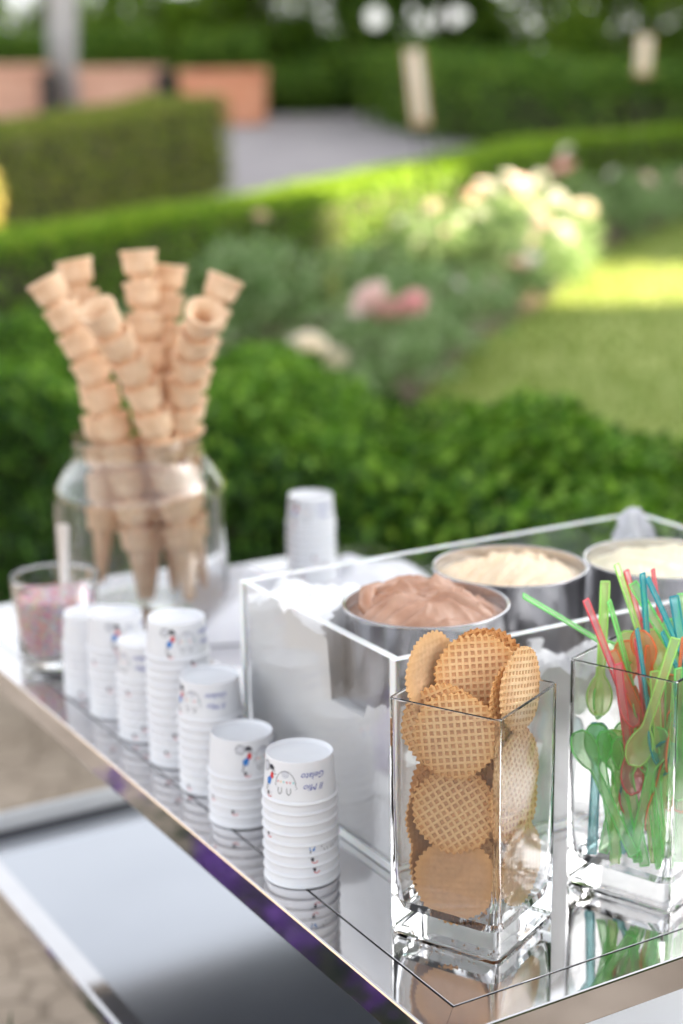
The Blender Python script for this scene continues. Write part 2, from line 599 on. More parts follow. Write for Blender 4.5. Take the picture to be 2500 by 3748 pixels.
def hedge(name, label, line, width, height, leaf, size, dens, mat, bump=.03, bfreq=2.0, group=None, top_dens=1.0, lit_top=None):
    """a clipped hedge swept along line [(x,y)...]"""
    pts = [Vector((x, y, 0)) for x, y in line]
    # resample
    P = []
    for a, b in zip(pts[:-1], pts[1:]):
        m_ = max(1, int((b - a).length / .15))
        P += [a.lerp(b, i / m_) for i in range(m_)]
    P.append(pts[-1])
    # smooth the corners
    for _ in range(12):
        P = [P[0]] + [(P[i - 1] + P[i] * 2 + P[i + 1]) / 4 for i in range(1, len(P) - 1)] + [P[-1]]
    root = empty(name, (P[len(P) // 2].x, P[len(P) // 2].y, g(P[len(P) // 2].y)))
    off = Vector(root.location)
    tag(root, label, 'hedge', group)
    T = [(P[min(i + 1, len(P) - 1)] - P[max(i - 1, 0)]).normalized() for i in range(len(P))]
    # woody core
    V, F = [], []
    for p, t in zip(P, T):
        s = Vector((t.y, -t.x, 0))
        z0 = g(p.y)
        hw = width / 2 - size * 1.1 - bump * .9
        for q, z in ((-hw, -.02), (-hw, height - size * 1.6 - bump), (hw, height - size * 1.6 - bump), (hw, -.02)):
            v = p + s * q
            v.z = z0 + z
            V.append(v - off)
    for i in range(len(P) - 1):
        for k in range(3):
            F.append((i * 4 + k, i * 4 + k + 1, i * 4 + k + 5, i * 4 + k + 4))
    F.append((0, 1, 2, 3))
    e = (len(P) - 1) * 4
    F.append((e + 3, e + 2, e + 1, e))
    link('woody_core', mesh('woody_core', V, F), root, 'twig')
    # leaf skin
    L = sum((b - a).length for a, b in zip(P[:-1], P[1:]))
    per = 2 * height + width * top_dens
    n = int(dens * L * per)
    ii = rng.integers(0, len(P) - 1, n)
    fr = rng.random(n)
    PA = np.array([tuple(p) for p in P])
    TA = np.array([tuple(p) for p in T])
    c = PA[ii] * (1 - fr)[:, None] + PA[ii + 1] * fr[:, None]
    t = TA[ii]
    s = np.stack([t[:, 1], -t[:, 0], np.zeros(n)], 1)
    q = rng.random(n) * per
    pos = np.zeros((n, 3))
    nr = np.zeros((n, 3))
    z0 = np.array([g(y) for y in c[:, 1]])
    hw = width / 2
    m1 = q < height
    m2 = (q >= height) & (q < 2 * height)
    m3 = q >= 2 * height
    pos[m1] = c[m1] + s[m1] * hw
    pos[m1, 2] = q[m1]
    nr[m1] = s[m1]
    pos[m2] = c[m2] - s[m2] * hw
    pos[m2, 2] = q[m2] - height
    nr[m2] = -s[m2]
    w_ = (rng.random(n) * 2 - 1) * hw
    pos[m3] = c[m3] + s[m3] * w_[m3][:, None]
    pos[m3, 2] = height
    nr[m3, 2] = 1
    dsp = np.array([nz(a * bfreq, b * bfreq, d * bfreq + 3) + .5 * nz(a * bfreq * 2.7, b * bfreq * 2.7, d * bfreq * 2.7) for a, b, d in pos])
    pos += nr * (dsp * bump)[:, None] - nr * (rng.random(n) ** 2 * (size * 1.8 + bump * .8))[:, None]
    # ends
    ne = int(dens * width * height)
    for idx, sg in ((0, -1), (-1, 1)):
        e = PA[idx] + np.outer((rng.random(ne) * 2 - 1) * hw, np.array([TA[idx][1], -TA[idx][0], 0]))
        e[:, 2] = rng.random(ne) * height
        pos = np.concatenate([pos, e])
        nr = np.concatenate([nr, np.tile(TA[idx] * sg, (ne, 1))])
        z0 = np.concatenate([z0, np.full(ne, g(PA[idx][1]))])
    pos[:, 2] += z0
    pos -= np.array(off)
    if lit_top:       # paler leaves that paint the skylight onto the hedge top
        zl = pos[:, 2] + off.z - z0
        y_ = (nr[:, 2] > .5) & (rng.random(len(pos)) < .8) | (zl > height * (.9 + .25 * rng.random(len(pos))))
        link('lit_top_leaves', quads_mesh('lit_top_leaves', leaves(pos[y_], nr[y_], size, .6, .75)), root, lit_top)
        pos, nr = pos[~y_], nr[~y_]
    link('foliage', quads_mesh('foliage', leaves(pos, nr, size, .6, .75)), root, mat)
    return root


hedge('boxwood_hedge', 'loose dark green boxwood hedge right behind the serving cart',
      [(-3.4, 8.0), (-2.3, 7.0), (-1.3, 5.95), (0, 4.7), (.8, 3.55), (1.8, 2.5), (2.6, 1.7)], .8, .82, 0, .040, 4600, 'leaf_box', .18, 2.8, top_dens=1.4, lit_top='leaf_lit_top')
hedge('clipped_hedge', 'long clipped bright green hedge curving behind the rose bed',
      [(-5.4, 6.4), (-3.6, 7.6), (-1.9, 9.0), (-.2, 11.2), (.9, 13.4), (2.0, 15.6), (3.6, 16.6), (6.5, 17.0)], .62, .80, 0, .045, 1500, 'leaf_side', .02, 2.0, top_dens=1.5, lit_top='leaf_trim')
hedge('clipped_hedge', 'brownish green hedge block on the left in front of the planters',
      [(-3.6, 12.2), (-2.9, 14.2), (-1.62, 19.0)], .9, 1.05, 0, .055, 900, 'leaf_brownish', .05, 1.6)

hedge('tall_hedge', 'tall dark hedge behind the clipped hedge, right half of the picture',
      [(1.0, 30.5), (1.9, 26), (3.6, 22.5), (9, 20.5)], 1.0, 1.25, 0, .11, 300, 'leaf_dark', .32, 1.1)
hedge('back_hedge', 'dark hedge along the back under the trees',
      [(-15, 36.4), (-4, 36.2), (4, 36.2), (15, 36.4)], 1.2, 1.6, 0, .14, 150, 'leaf_dark', .12, .8)

# shrub with sunlight painted into its yellow leaves, by the left end of the brownish hedge


def blob_shrub(name, label, cat, loc, rx, rz, mat, nleaf, size, group=None):
    root = empty(name, (loc[0], loc[1], g(loc[1])))
    tag(root, label, cat, group)
    d = rng.normal(0, 1, (nleaf, 3))
    d /= np.linalg.norm(d, axis=1)[:, None]
    rad = .55 + .45 * rng.random(nleaf) ** .5
    rad *= 1 + .22 * np.array([nz(*(x * 2.3 + loc[0])) for x in d])
    p = d * rad[:, None] * np.array([rx, rx, rz]) + np.array([0, 0, rz])
    p[:, 2] = np.maximum(p[:, 2], .03)
    link('foliage', quads_mesh('foliage', leaves(p, d, size, .55, .8)), root, mat)
    st = []
    for k in range(6):
        a = k * 1.05
        st.append(tube([(0, 0, 0), (.1 * rx * math.cos(a), .1 * rx * math.sin(a), rz * .6), (.5 * rx * math.cos(a), .5 * rx * math.sin(a), rz * 1.4)], [.015, .012, .005], 5))
    V, F, M = merge(st)
    link('stem', mesh('stem', V, F, True), root, 'bark')
    return root


blob_shrub('sun_painted_shrub', 'shrub painted sunlit yellow at the far left edge before the brownish hedge', 'shrub', (-2.83, 12.6), .30, .54, 'leaf_sun_painted', 1800, .06)

# ------------------------------------------------------------------ planters, path furniture


def planter(label, x, w_, y, h, rz, mat):
    root = empty('terracotta_planter', (x, y, g(y) + .008), rz)
    tag(root, label, 'planter', 'terracotta planters along the far side of the path')
    bm = bmesh.new()
    box_bm(bm, -w_ / 2, w_ / 2, -.35, .35, 0, h * .86, .02)
    link('body', bm_mesh('body', bm, True), root, mat)
    for a, b_, c_, d in ((-w_ / 2 - .04, w_ / 2 + .04, -.39, -.31), (-w_ / 2 - .04, w_ / 2 + .04, .31, .39), (-w_ / 2 - .04, -w_ / 2 + .04, -.31, .31), (w_ / 2 - .04, w_ / 2 + .04, -.31, .31)):
        bm = bmesh.new()
        box_bm(bm, a, b_, c_, d, h * .86, h, .012)
        link('rim', bm_mesh('rim', bm, True), root, mat)
    bm = bmesh.new()
    box_bm(bm, -w_ / 2 + .04, w_ / 2 - .04, -.31, .31, h * .86, h * .93, 0)
    link('soil', bm_mesh('soil', bm), root, 'soil')
    n = 1600
    p = np.stack([rng.uniform(-w_ / 2, w_ / 2, n), rng.uniform(-.35, .35, n), h * .95 + rng.random(n) ** .8 * (.5 + .25 * np.sin(np.arange(n)))], 1)
    link('foliage', quads_mesh('foliage', leaves(p, np.tile([0, -.3, 1.], (n, 1)), .13, .55, 1)), root, 'leaf_dark')


planter('pale pink terracotta planter at the far left edge of the path', -6.4, 2.2, 31.2, 1.05, R(3), 'terracotta_pale')
planter('pale terracotta planter in the middle of the row of three', -3.82, 1.5, 30.6, 1.0, R(-5), 'terracotta_pale')
planter('orange terracotta planter, rightmost of the row by the dark hedge', -1.98, 1.42, 30.0, .95, R(-7), 'terracotta')


def pot(label, x, y):
    root = empty('dark_bollard', (x, y, g(y) + .008))
    tag(root, label, 'bollard', 'dark bollards between the planters')
    V, F = lathe([(0, 0), (.24, 0), (.24, .05), (.18, .09), (.17, .80), (.21, .83), (.21, .88), (.08, .96), (0, .98)], 20)
    link('post', mesh('post', V, F, True, None, 40), root, 'dark_metal')


pot('dark bollard between the left and middle terracotta planters', -5.05, 29.9)
pot('dark bollard between the middle and right terracotta planters', -3.0, 30.0)

# ------------------------------------------------------------------ trees


def tree(name, label, x, y, h, rx, mat, nleaf, trunk='bark', size=.16, crown0=.12, holes=(), tr=.12, group='trees at the back of the garden'):
    root = empty(name, (x, y, g(y)))
    tag(root, label, 'tree', group)
    path = [(0, 0, -.05), (.05, 0, h * .25), (-.04, .05, h * .5), (.03, 0, h * .8)]
    st = [tube(path, [tr, tr * .85, tr * .6, tr * .2], 8)]
    for k in range(7):
        a = k * 2.4
        z = h * (.2 + .08 * k)
        st.append(tube([(0, 0, z), (rx * .45 * math.cos(a), rx * .45 * math.sin(a), z + h * .1), (rx * .8 * math.cos(a), rx * .8 * math.sin(a), z + h * .16)], [tr * .4, tr * .25, .01], 5))
    V, F, M = merge(st)
    link('trunk', mesh('trunk', V, F, True), root, trunk)
    nc = 100 if h > 8 else 60
    cen = []
    for _ in range(nc):
        z = crown0 + (1 - crown0) * random.random()
        prof = math.sqrt(max(0.05, 1 - ((z - .5) / .56) ** 2))
        a = random.random() * 6.283
        rr = rx * prof * (random.random() ** .5) * .9
        cen.append((rr * math.cos(a), rr * math.sin(a), z * h))
    cen = np.array(cen)
    k = rng.integers(0, nc, nleaf)
    d = rng.normal(0, 1, (nleaf, 3))
    d /= np.linalg.norm(d, axis=1)[:, None]
    p = cen[k] + d * (rng.random(nleaf) ** .5)[:, None] * np.array([rx * .36, rx * .36, rx * .30])
    wp = p + np.array([x, y, g(y)])
    keep = np.ones(nleaf, bool)
    for hx, hz, ax, az in holes:
        sc = wp[:, 1] / 34.0
        keep &= (((wp[:, 0] / sc - hx) / ax) ** 2 + (((wp[:, 2] - CAM_H) / sc + CAM_H - hz) / az) ** 2) > 1
    keep &= p[:, 2] > crown0 * h * .7
    link('crown', quads_mesh('crown', leaves(p[keep], d[keep] + np.array([0, 0, .5]), size, .6, .7)), root, mat)
    return root


# openings between the branches where the sky shows through
HOLES = [(.82, 3.38, .22, .24), (2.30, 3.40, .36, .20), (1.55, 3.5, .1, .12), (-3.2, 4.45, .9, .6)]
TREES = [(-8.2, 35, 5.2, 1.9, 'leaf_tree', 'broad leafy tree above the pale planter at the far left'),
         (-6.1, 36.5, 6.0, 1.5, 'leaf_tree', 'leafy tree just behind the pale grey trunk'),
         (-3.6, 35, 3.6, 1.7, 'leaf_tree', 'low leafy tree behind the middle planter with sky above it'),
         (-1.6, 34.5, 4.3, 1.5, 'leaf_tree', 'small leafy tree behind the orange planter'),
         (.3, 34, 5.4, 1.5, 'leaf_dark', 'dark evergreen tree left of the paper lantern'),
         (2.2, 34.6, 5.6, 1.6, 'leaf_dark', 'dark evergreen tree behind the paper lantern with bright gap'),
         (4.3, 34, 5.8, 1.7, 'leaf_tree', 'mid green tree right of the bright gaps in the leaves'),
         (6.4, 34.6, 6.2, 1.8, 'leaf_tree', 'bright green tree behind the small lantern at the right'),
         (8.6, 34, 6.0, 1.9, 'leaf_tree', 'tree at the far right edge of the garden')]
for x, y, h, rx, mt, lb in TREES:
    tree('garden_tree', lb, x, y, h * (1.75 if x > 0 else 1.1), rx * (1.15 if x > 0 else 1), mt, 16000 if x > 0 else 10000, holes=HOLES, size=.19, crown0=.05)
# low dark shrubs closing the foot of the tree row
for i, (x, lb) in enumerate(((-.6, 'dark shrub at the right end of the orange planter'), (1.0, 'dark shrub at the tree foot left of the lantern stake'), (2.6, 'dark shrub at the tree foot right of the lantern stake'), (4.3, 'dark shrub above the clipped hedge in the right half'), (6.0, 'dark shrub under the small lantern'), (7.7, 'dark shrub at the far right tree foot'), (-7.3, 'shrub behind the pale left planter'), (-4.7, 'shrub behind the middle planter'))):
    blob_shrub('dark_shrub', lb, 'shrub', (x, 33.2 if i < 6 else 33.6), 1.15, .52 + .06 * (i % 3), 'leaf_dark', 3000, .15, 'dark shrubs below the trees')
# pale grey trunk
root = empty('pale_tree_trunk', (-5.1, 32.2, g(32.2)))
tag(root, 'pale grey tree trunk rising behind the planters on the left', 'tree')
V, F = tube([(0, 0, 0), (-.05, 0, 1.2), (.02, 0, 2.4), (-.02, 0, 3.8), (.1, 0, 5.5)], [.34, .29, .27, .25, .2], 16)
link('trunk', mesh('trunk', V, F, True), root, 'pale_bark')
n = 2500
d = rng.normal(0, 1, (n, 3))
p = d * np.array([.8, .8, .5]) + np.array([0, 0, 6.2])
link('crown', quads_mesh('crown', leaves(p, d, .18, .6, .7)), root, 'leaf_tree')


# leafy sun blockers added out of frame on the right: they keep the low sun off the garden but for the gap between them
def screen(label, x, y0, y1, h):
    root = empty('tall_hedge', (x, (y0 + y1) / 2, g((y0 + y1) / 2)))  # unseen mass, added only to block the low sun
    tag(root, label, 'hedge', 'added sun blocking screens')
    bm = bmesh.new()
    L = (y1 - y0) / 2
    box_bm(bm, -1.1, 1.1, -L + .1, L - .1, -1.6, h)
    link('woody_core', bm_mesh('woody_core', bm), root, 'twig')
    n = 9000
    p = np.stack([rng.choice([-1.2, 1.2], n), rng.uniform(-L, L, n), rng.uniform(0, h + .2, n)], 1)
    nn = np.zeros((n, 3))
    nn[:, 0] = np.sign(p[:, 0])
    e = rng.random(n) < .25
    p[e, 0] = rng.uniform(-1.2, 1.2, e.sum())
    p[e, 1] = np.where(rng.random(e.sum()) < .5, -L, L)
    link('foliage', quads_mesh('foliage', leaves(p, nn, .4, .6, .8)), root, 'leaf_dark')


screen('unseen added sun blocker on the right toward the camera side', 28, -26, 11.8, 12)
screen('unseen added sun blocker on the right beyond the sunny gap', 28, 13.9, 42, 13)

# ------------------------------------------------------------------ roses


def rose_mesh(name, r):
    V = []
    nr = [(5, .35, .9), (6, .65, .65), (8, .95, .35)]
    Q = []
    for k, (cnt, rr, up) in enumerate(nr):
        for i in range(cnt):
            a = 2 * math.pi * (i + .5 * k) / cnt
            wd = 1.5 * math.pi / cnt
            rows = []
            for t in (0, .35, .7, 1):
                row = []
                for s in (-1, -.4, .4, 1):
                    ang_ = a + s * wd * (.5 + .5 * t) * (1 - .25 * (t == 1))
                    rad = r * rr * (.25 + .75 * t ** .7) + (r * .12 * (t == 1))
                    z = r * (.1 + up * t * .9 - .10 * abs(s) * t)
                    row.append((rad * math.cos(ang_), rad * math.sin(ang_), z))
                rows.append(row)
            for i2 in range(3):
                for j2 in range(3):
                    Q.append([rows[i2][j2], rows[i2][j2 + 1], rows[i2 + 1][j2 + 1], rows[i2 + 1][j2]])
    me = quads_mesh(name, np.array(Q))
    bm = bmesh.new()
    bm.from_mesh(me)
    bmesh.ops.remove_doubles(bm, verts=bm.verts, dist=1e-5)
    bm.to_mesh(me)
    bm.free()
    me.polygons.foreach_set('use_smooth', [True] * len(me.polygons))
    return me


ROSE = {}
for kk in ('pink', 'blush', 'cream', 'white', 'peach'):
    ROSE[kk] = rose_mesh('rose_' + kk, 1.0)
    ROSE[kk].materials.append(MATS['petal_' + kk])


def rose_bush(label, x, y, rad, h, flowers, nleaf=1500):
    """flowers: (dx, dy, z above ground, radius, colour)"""
    root = empty('rose_bush', (x, y, g(y) + .02))
    tag(root, label, 'rose bush', 'rose bushes in the bed')
    st = []
    for k in range(9):
        a = k * 2.4
        q = rad * (.3 + .6 * random.random())
        st.append(tube([(0, 0, 0), (q * .5 * math.cos(a), q * .5 * math.sin(a), h * .5), (q * math.cos(a), q * math.sin(a), h * .9)], [.009, .007, .003], 5))
    for dx, dy, z, r_, c in flowers:
        st.append(tube([(0, 0, 0), (dx * .6, dy * .6, z * .6), (dx, dy, z)], [.008, .006, .004], 5))
    V, F, M = merge(st)
    link('stem', mesh('stem', V, F, True), root, 'leaf_rose')
    d = rng.normal(0, 1, (nleaf, 3))
    d /= np.linalg.norm(d, axis=1)[:, None]
    p = d * (rng.random(nleaf) ** .45)[:, None] * np.array([rad, rad, h * .48]) + np.array([0, 0, h * .52])
    q = np.array([nz(*(v * 5 + x)) for v in p])
    p = p[q > -.12]
    link('foliage', quads_mesh('foliage', leaves(p, np.tile([0, 0, 1.], (len(p), 1)), .055, .6, .8)), root, 'leaf_rose')
    for dx, dy, z, r_, c in flowers:
        o = link('rose_flower', ROSE[c], root)
        o.location = (dx, dy, z)
        o.scale = (r_, r_, r_)
        o.rotation_euler = (random.uniform(.2, .9), random.uniform(-.4, .4), random.uniform(0, 6))


rose_bush('rose bush with two big pink blooms in the middle of the picture', .2, 8.3, .5, .55, [(-.03, -.2, .53, .105, 'blush'), (.05, -.25, .48, .085, 'pink'), (.17, -.2, .51, .08, 'pink')], 1900)
rose_bush('low rose bush with a cream bloom nearest the boxwood hedge', -.15, 7.2, .42, .45, [(.02, -.1, .50, .095, 'cream'), (.12, -.14, .46, .07, 'cream'), (-.08, .0, .46, .06, 'white')], 1500)
rose_bush('rose bush with one peach bloom against the left hedge', -.5, 9.5, .45, .72, [(.06, 0, .79, .055, 'peach')], 1700)
rose_bush('rose bush left of the pink blooms without flowers', -.95, 8.2, .5, .6, [], 1700)
rose_bush('rose bush in shade beside the cone jar side of the bed', -1.7, 7.7, .5, .6, [(-.1, -.2, .55, .05, 'white')], 1500)
rose_bush('rose bush right of the pink blooms with grey green leaves', .55, 9.2, .48, .6, [(.1, -.1, .45, .05, 'white')], 1900)
rose_bush('rose bush at the start of the sunlit stretch', .15, 10.4, .42, .55, [], 1300)
lit = [[(-.15, 0, .55, .085, 'blush'), (.1, -.1, .62, .08, 'peach'), (.0, -.2, .45, .07, 'white')],
       [(-.1, 0, .62, .09, 'white'), (.12, -.1, .66, .085, 'blush'), (.2, -.2, .5, .08, 'cream'), (-.2, -.2, .48, .07, 'white')],
       [(0, 0, .6, .085, 'white'), (.2, -.05, .52, .09, 'cream'), (-.15, -.1, .5, .07, 'white'), (.1, -.25, .36, .07, 'white')]]
rose_bush('sunlit rose bush with blush and peach blooms', .85, 11.9, .45, .62, lit[0])
rose_bush('sunlit rose bush crowded with white and blush blooms', 1.22, 12.3, .45, .66, lit[1])
rose_bush('sunlit rose bush with white and cream blooms at the lawn side', 1.55, 11.9, .42, .6, lit[2])
rose_bush('sunlit rose bush with many small cream blooms by the yellow hedge', .55, 11.6, .42, .62, [(.1, -.1, .58, .06, 'cream'), (-.12, -.1, .5, .06, 'white'), (.2, -.15, .42, .06, 'blush'), (0, -.2, .36, .05, 'white')])
rose_bush('sunlit rose bush with white blooms behind the crowded one', 1.3, 12.75, .42, .66, [(0, 0, .66, .075, 'white'), (.18, -.1, .6, .08, 'white'), (-.18, -.1, .6, .08, 'blush'), (.05, -.2, .5, .07, 'cream'), (.25, 0, .66, .07, 'white')])
rose_bush('sunlit rose bush with pale blooms spilling toward the lawn', 1.42, 11.4, .36, .48, [(.1, -.1, .44, .08, 'white'), (-.08, -.15, .38, .075, 'cream'), (.18, .0, .36, .07, 'white'), (0, .1, .48, .07, 'blush')], 1100)
rose_bush('low sunlit rose bush with peach blooms at the lawn edge', 1.12, 10.9, .32, .34, [(.05, -.1, .28, .09, 'peach'), (-.1, -.15, .2, .06, 'peach'), (.15, -.05, .32, .07, 'white')], 900)
rose_bush('rose bush with a large pink bloom before the dark hedge', 1.78, 13.2, .42, .72, [(.0, -.1, .68, .11, 'pink'), (.03, -.05, .82, .07, 'white')], 1400)
rose_bush('rose bush with pale blooms at the right end of the bed', 2.5, 14.2, .45, .6, [(.1, -.1, .5, .08, 'blush'), (-.15, 0, .55, .06, 'white')], 1500)
rose_bush('rose bush with a grey pink bloom at the right edge', 3.05, 15.2, .45, .55, [(.1, -.2, .4, .09, 'blush')], 1400)


# paper lanterns on stakes
def lantern(label, x, y, z0, w_, h, tilt, two=True):
    root = empty('paper_lantern', (x, y, g(y)))
    tag(root, label, 'lantern', 'paper lanterns on stakes in the rose bed')
    root.rotation_euler = (0, tilt, R(20))
    zb = z0 - g(y)
    bm = bmesh.new()
    box_bm(bm, -w_ / 2, w_ / 2, -w_ / 2, w_ / 2, zb, zb + h, .006)
    link('shade', bm_mesh('shade', bm, True), root, 'lantern_paper')
    for sx in (-1, 1):
        for sy in (-1, 1):
            bm = bmesh.new()
            cx, cy = sx * w_ / 2, sy * w_ / 2
            box_bm(bm, cx - .008, cx + .008, cy - .008, cy + .008, zb - .02, zb + h + .01)
            link('frame_post', bm_mesh('frame_post', bm), root, 'lantern_wood')
    bm = bmesh.new()
    box_bm(bm, -w_ / 2 - .01, w_ / 2 + .01, -w_ / 2 - .01, w_ / 2 + .01, zb - .035, zb - .021)
    link('base', bm_mesh('base', bm), root, 'lantern_wood')
    for sx in ((-.045, .05) if two else (0,)):
        V, F = tube([(sx, 0, -.1), (sx, 0, zb - .036)], .006, 6)
        link('stake', mesh('stake', V, F, True), root, 'dark_metal')


lantern('tall cream paper lantern on a stake above the sunlit hedge', .66, 10.2, 1.60, .075, .41, R(-7))
lantern('small cream paper lantern at the upper right before the trees', 2.58, 14.6, 1.93, .085, .30, R(3), False)

# lavender at the left of the cart, mirrored in the polished edge
for i, (x, y) in enumerate(((-.90, 2.0), (-1.02, 2.3), (-1.25, 2.2), (-1.15, 1.9), (-.80, 1.65))):
    root = empty('lavender_plant', (x, y, 0))
    tag(root, 'purple lavender plant left of the cart, ' + ('second in the near row', 'farthest in the near row', 'farther one of the outer pair', 'nearer one of the outer pair', 'nearest to the camera')[i], 'lavender', 'lavender beside the cart')
    Q, S = [], []
    st = []
    for k in range(30):
        a = random.random() * 6.283
        q = random.random() ** .5
        top = Vector((q * .30 * math.cos(a), q * .30 * math.sin(a), .52 - .16 * q + random.uniform(-.04, .04)))
        st.append(tube([(q * .08 * math.cos(a), q * .08 * math.sin(a), 0), top * .6 + Vector((0, 0, .05)), top], [.003, .002, .002], 4))
        m_ = 26
        pp = np.array(top) + np.stack([rng.normal(0, .010, m_), rng.normal(0, .010, m_), rng.uniform(-.03, .07, m_)], 1)
        S.append(pp)
    S = np.concatenate(S)
    link('flower_spikes', quads_mesh('flower_spikes', leaves(S, rng.normal(0, 1, S.shape), .022, .7, 1)), root, 'flower_lavender')
    V, F, M = merge(st)
    link('stems', mesh('stems', V, F), root, 'leaf_lavender')
    n = 900
    p = rng.normal(0, 1, (n, 3)) * np.array([.15, .15, .11]) + np.array([0, 0, .26])
    p[:, 2] = np.maximum(p[:, 2], .02)
    link('foliage', quads_mesh('foliage', leaves(p, rng.normal(0, 1, p.shape), .05, .2, 1)), root, 'leaf_lavender')

# ------------------------------------------------------------------ serving cart
TZ = .88
TA_ = R(30.35)
TO = Vector((.0955, 1.345, TZ))     # groove corner of the tabletop
MT = Matrix.Translation(TO) @ Matrix.Rotation(TA_, 4, 'Z')


def T(u_, v_, z=0.0):
    """cart coordinates (u away along the long side, v to the right) -> world"""
    return MT @ Vector((v_, u_, z))


U0, U1, V0, V1, BW = -.041, 1.44, -.041, .80, .04
cart = empty('serving_cart', T((U0 + U1) / 2, (V0 + V1) / 2, 0) - Vector((0, 0, TZ)), TA_)
tag(cart, 'polished steel serving cart with mirror top and lower shelf', 'cart')
CO = Vector(((V0 + V1) / 2, (U0 + U1) / 2))


def cbox(name, v0, v1, u0, u1, z0, z1, mat, bev=0.0, par=cart):
    bm = bmesh.new()
    box_bm(bm, v0 - CO.x, v1 - CO.x, u0 - CO.y, u1 - CO.y, z0, z1, bev)
    return link(name, bm_mesh(name, bm), par, mat)


def border(zt, th, bw, mat, par, name='border_strip', bev=.0022):
    """four mitred strips"""
    cs = [(V0, U0), (V1, U0), (V1, U1), (V0, U1)]
    ins = [(V0 + bw, U0 + bw), (V1 - bw, U0 + bw), (V1 - bw, U1 - bw), (V0 + bw, U1 - bw)]
    for i in range(4):
        j = (i + 1) % 4
        a, b_, c_, d = cs[i], cs[j], ins[j], ins[i]
        e = Vector((b_[0] - a[0], b_[1] - a[1])).normalized() * .0002
        q = [(a[0] + e.x, a[1] + e.y), (b_[0] - e.x, b_[1] - e.y), (c_[0] - e.x, c_[1] - e.y), (d[0] + e.x, d[1] + e.y)]
        bm = bmesh.new()
        lo = [bm.verts.new((x - CO.x, y - CO.y, zt - th)) for x, y in q]
        hi = [bm.verts.new((x - CO.x, y - CO.y, zt)) for x, y in q]
        bm.faces.new(lo[::-1])
        bm.faces.new(hi)
        for k in range(4):
            bm.faces.new((lo[k], lo[(k + 1) % 4], hi[(k + 1) % 4], hi[k]))
        bm.edges.ensure_lookup_table()
        es = [ed for ed in bm.edges if {v.index for v in ed.verts} or True]
        outer = [ed for ed in bm.edges if all(any((v.co - w2.co).length < 1e-7 for w2 in (lo[0], lo[1], hi[0], hi[1])) for v in ed.verts) and abs(ed.verts[0].co.z - ed.verts[1].co.z) < 1e-6]
        bmesh.ops.bevel(bm, geom=outer, offset=bev, segments=2, affect='EDGES', profile=.5)
        link(name, bm_mesh(name, bm), par, mat)


top = empty('tabletop', (0, 0, 0))
top.parent = cart
border(TZ, .036, BW, 'steel', top)
cbox('top_panel', V0 + BW + .003, V1 - BW - .003, U0 + BW + .003, U1 - BW - .003, TZ - .012, TZ - .0004, 'steel', .0006, top)
cbox('under_tray', V0 + BW - .004, V1 - BW + .004, U0 + BW - .004, U1 - BW + .004, TZ - .030, TZ - .014, 'dark_gap', 0, top)
cbox('under_board', V0 + BW - .004, V1 - BW + .004, U0 + BW - .004, U1 - BW + .004, TZ - .0355, TZ - .0305, 'grey_board', 0, top)
SZ = TZ - .40
shelf = empty('lower_shelf', (0, 0, 0))
shelf.parent = cart
border(SZ + .012, .034, .035, 'steel', shelf, 'shelf_rim', .008)
cbox('shelf_panel', V0 + .0365, V1 - .0365, U0 + .0365, U1 - .0365, SZ - .012, SZ + .004, 'shelf_steel', .0006, shelf)
# white rounded rail along the far end of the shelf
V, F = tube([(V0 - CO.x, U1 - .02 - CO.y, SZ + .022), (V1 - CO.x, U1 - .02 - CO.y, SZ + .022)], .016, 16)
link('end_rail', mesh('end_rail', V, F, True, None, 40), shelf, 'white_box')
for v_ in (V0 + .03, V1 - .03):
    for u_ in (U0 + .03, U1 - .03):
        V, F = tube([(v_ - CO.x, u_ - CO.y, .07), (v_ - CO.x, u_ - CO.y, SZ - .0225)], .014, 16)
        lg = link('leg', mesh('leg', V, F, True, None, 40), cart, 'chrome')
        V, F = tube([(v_ - CO.x, u_ - CO.y, SZ + .0125), (v_ - CO.x, u_ - CO.y, TZ - .0365)], .014, 16)
        link('upper_tube', mesh('upper_tube', V, F, True, None, 40), lg, 'chrome')
        V, F = lathe([(0, -.014), (.028, -.014), (.034, -.008), (.034, .008), (.028, .014), (0, .014)], 24)
        me = mesh('caster', V, F, True, None, 40)
        me.transform(Matrix.Rotation(R(90), 4, 'Y'))
        wl = link('caster', me, cart, 'dark_metal')
        wl.location = (v_ - CO.x, u_ - CO.y, .0345)

# white carton on the lower shelf
root = empty('white_carton', T(.50, .56, -.396), TA_)
tag(root, 'plain white carton on the lower shelf, bottom right', 'carton')
bm = bmesh.new()
box_bm(bm, -.16, .16, -.19, .19, 0, .17, .004)
link('body', bm_mesh('body', bm, True), root, 'white_box')
for s in (-1, 1):
    bm = bmesh.new()
    box_bm(bm, min(s * .001, s * .16), max(s * .001, s * .16), -.19, .19, .1705, .173, .0006)
    link('flap', bm_mesh('flap', bm, True), root, 'white_box')

# ------------------------------------------------------------------ acrylic box with tins
BU0, BU1, BV0, BV1, BH, BT = .246, .60, .095, .72, .244, .010
abox = empty('acrylic_box', T((BU0 + BU1) / 2, (BV0 + BV1) / 2, 0), TA_)
tag(abox, 'clear acrylic box holding the gelato tins and ice', 'box')
hw_, hl_ = (BV1 - BV0) / 2, (BU1 - BU0) / 2


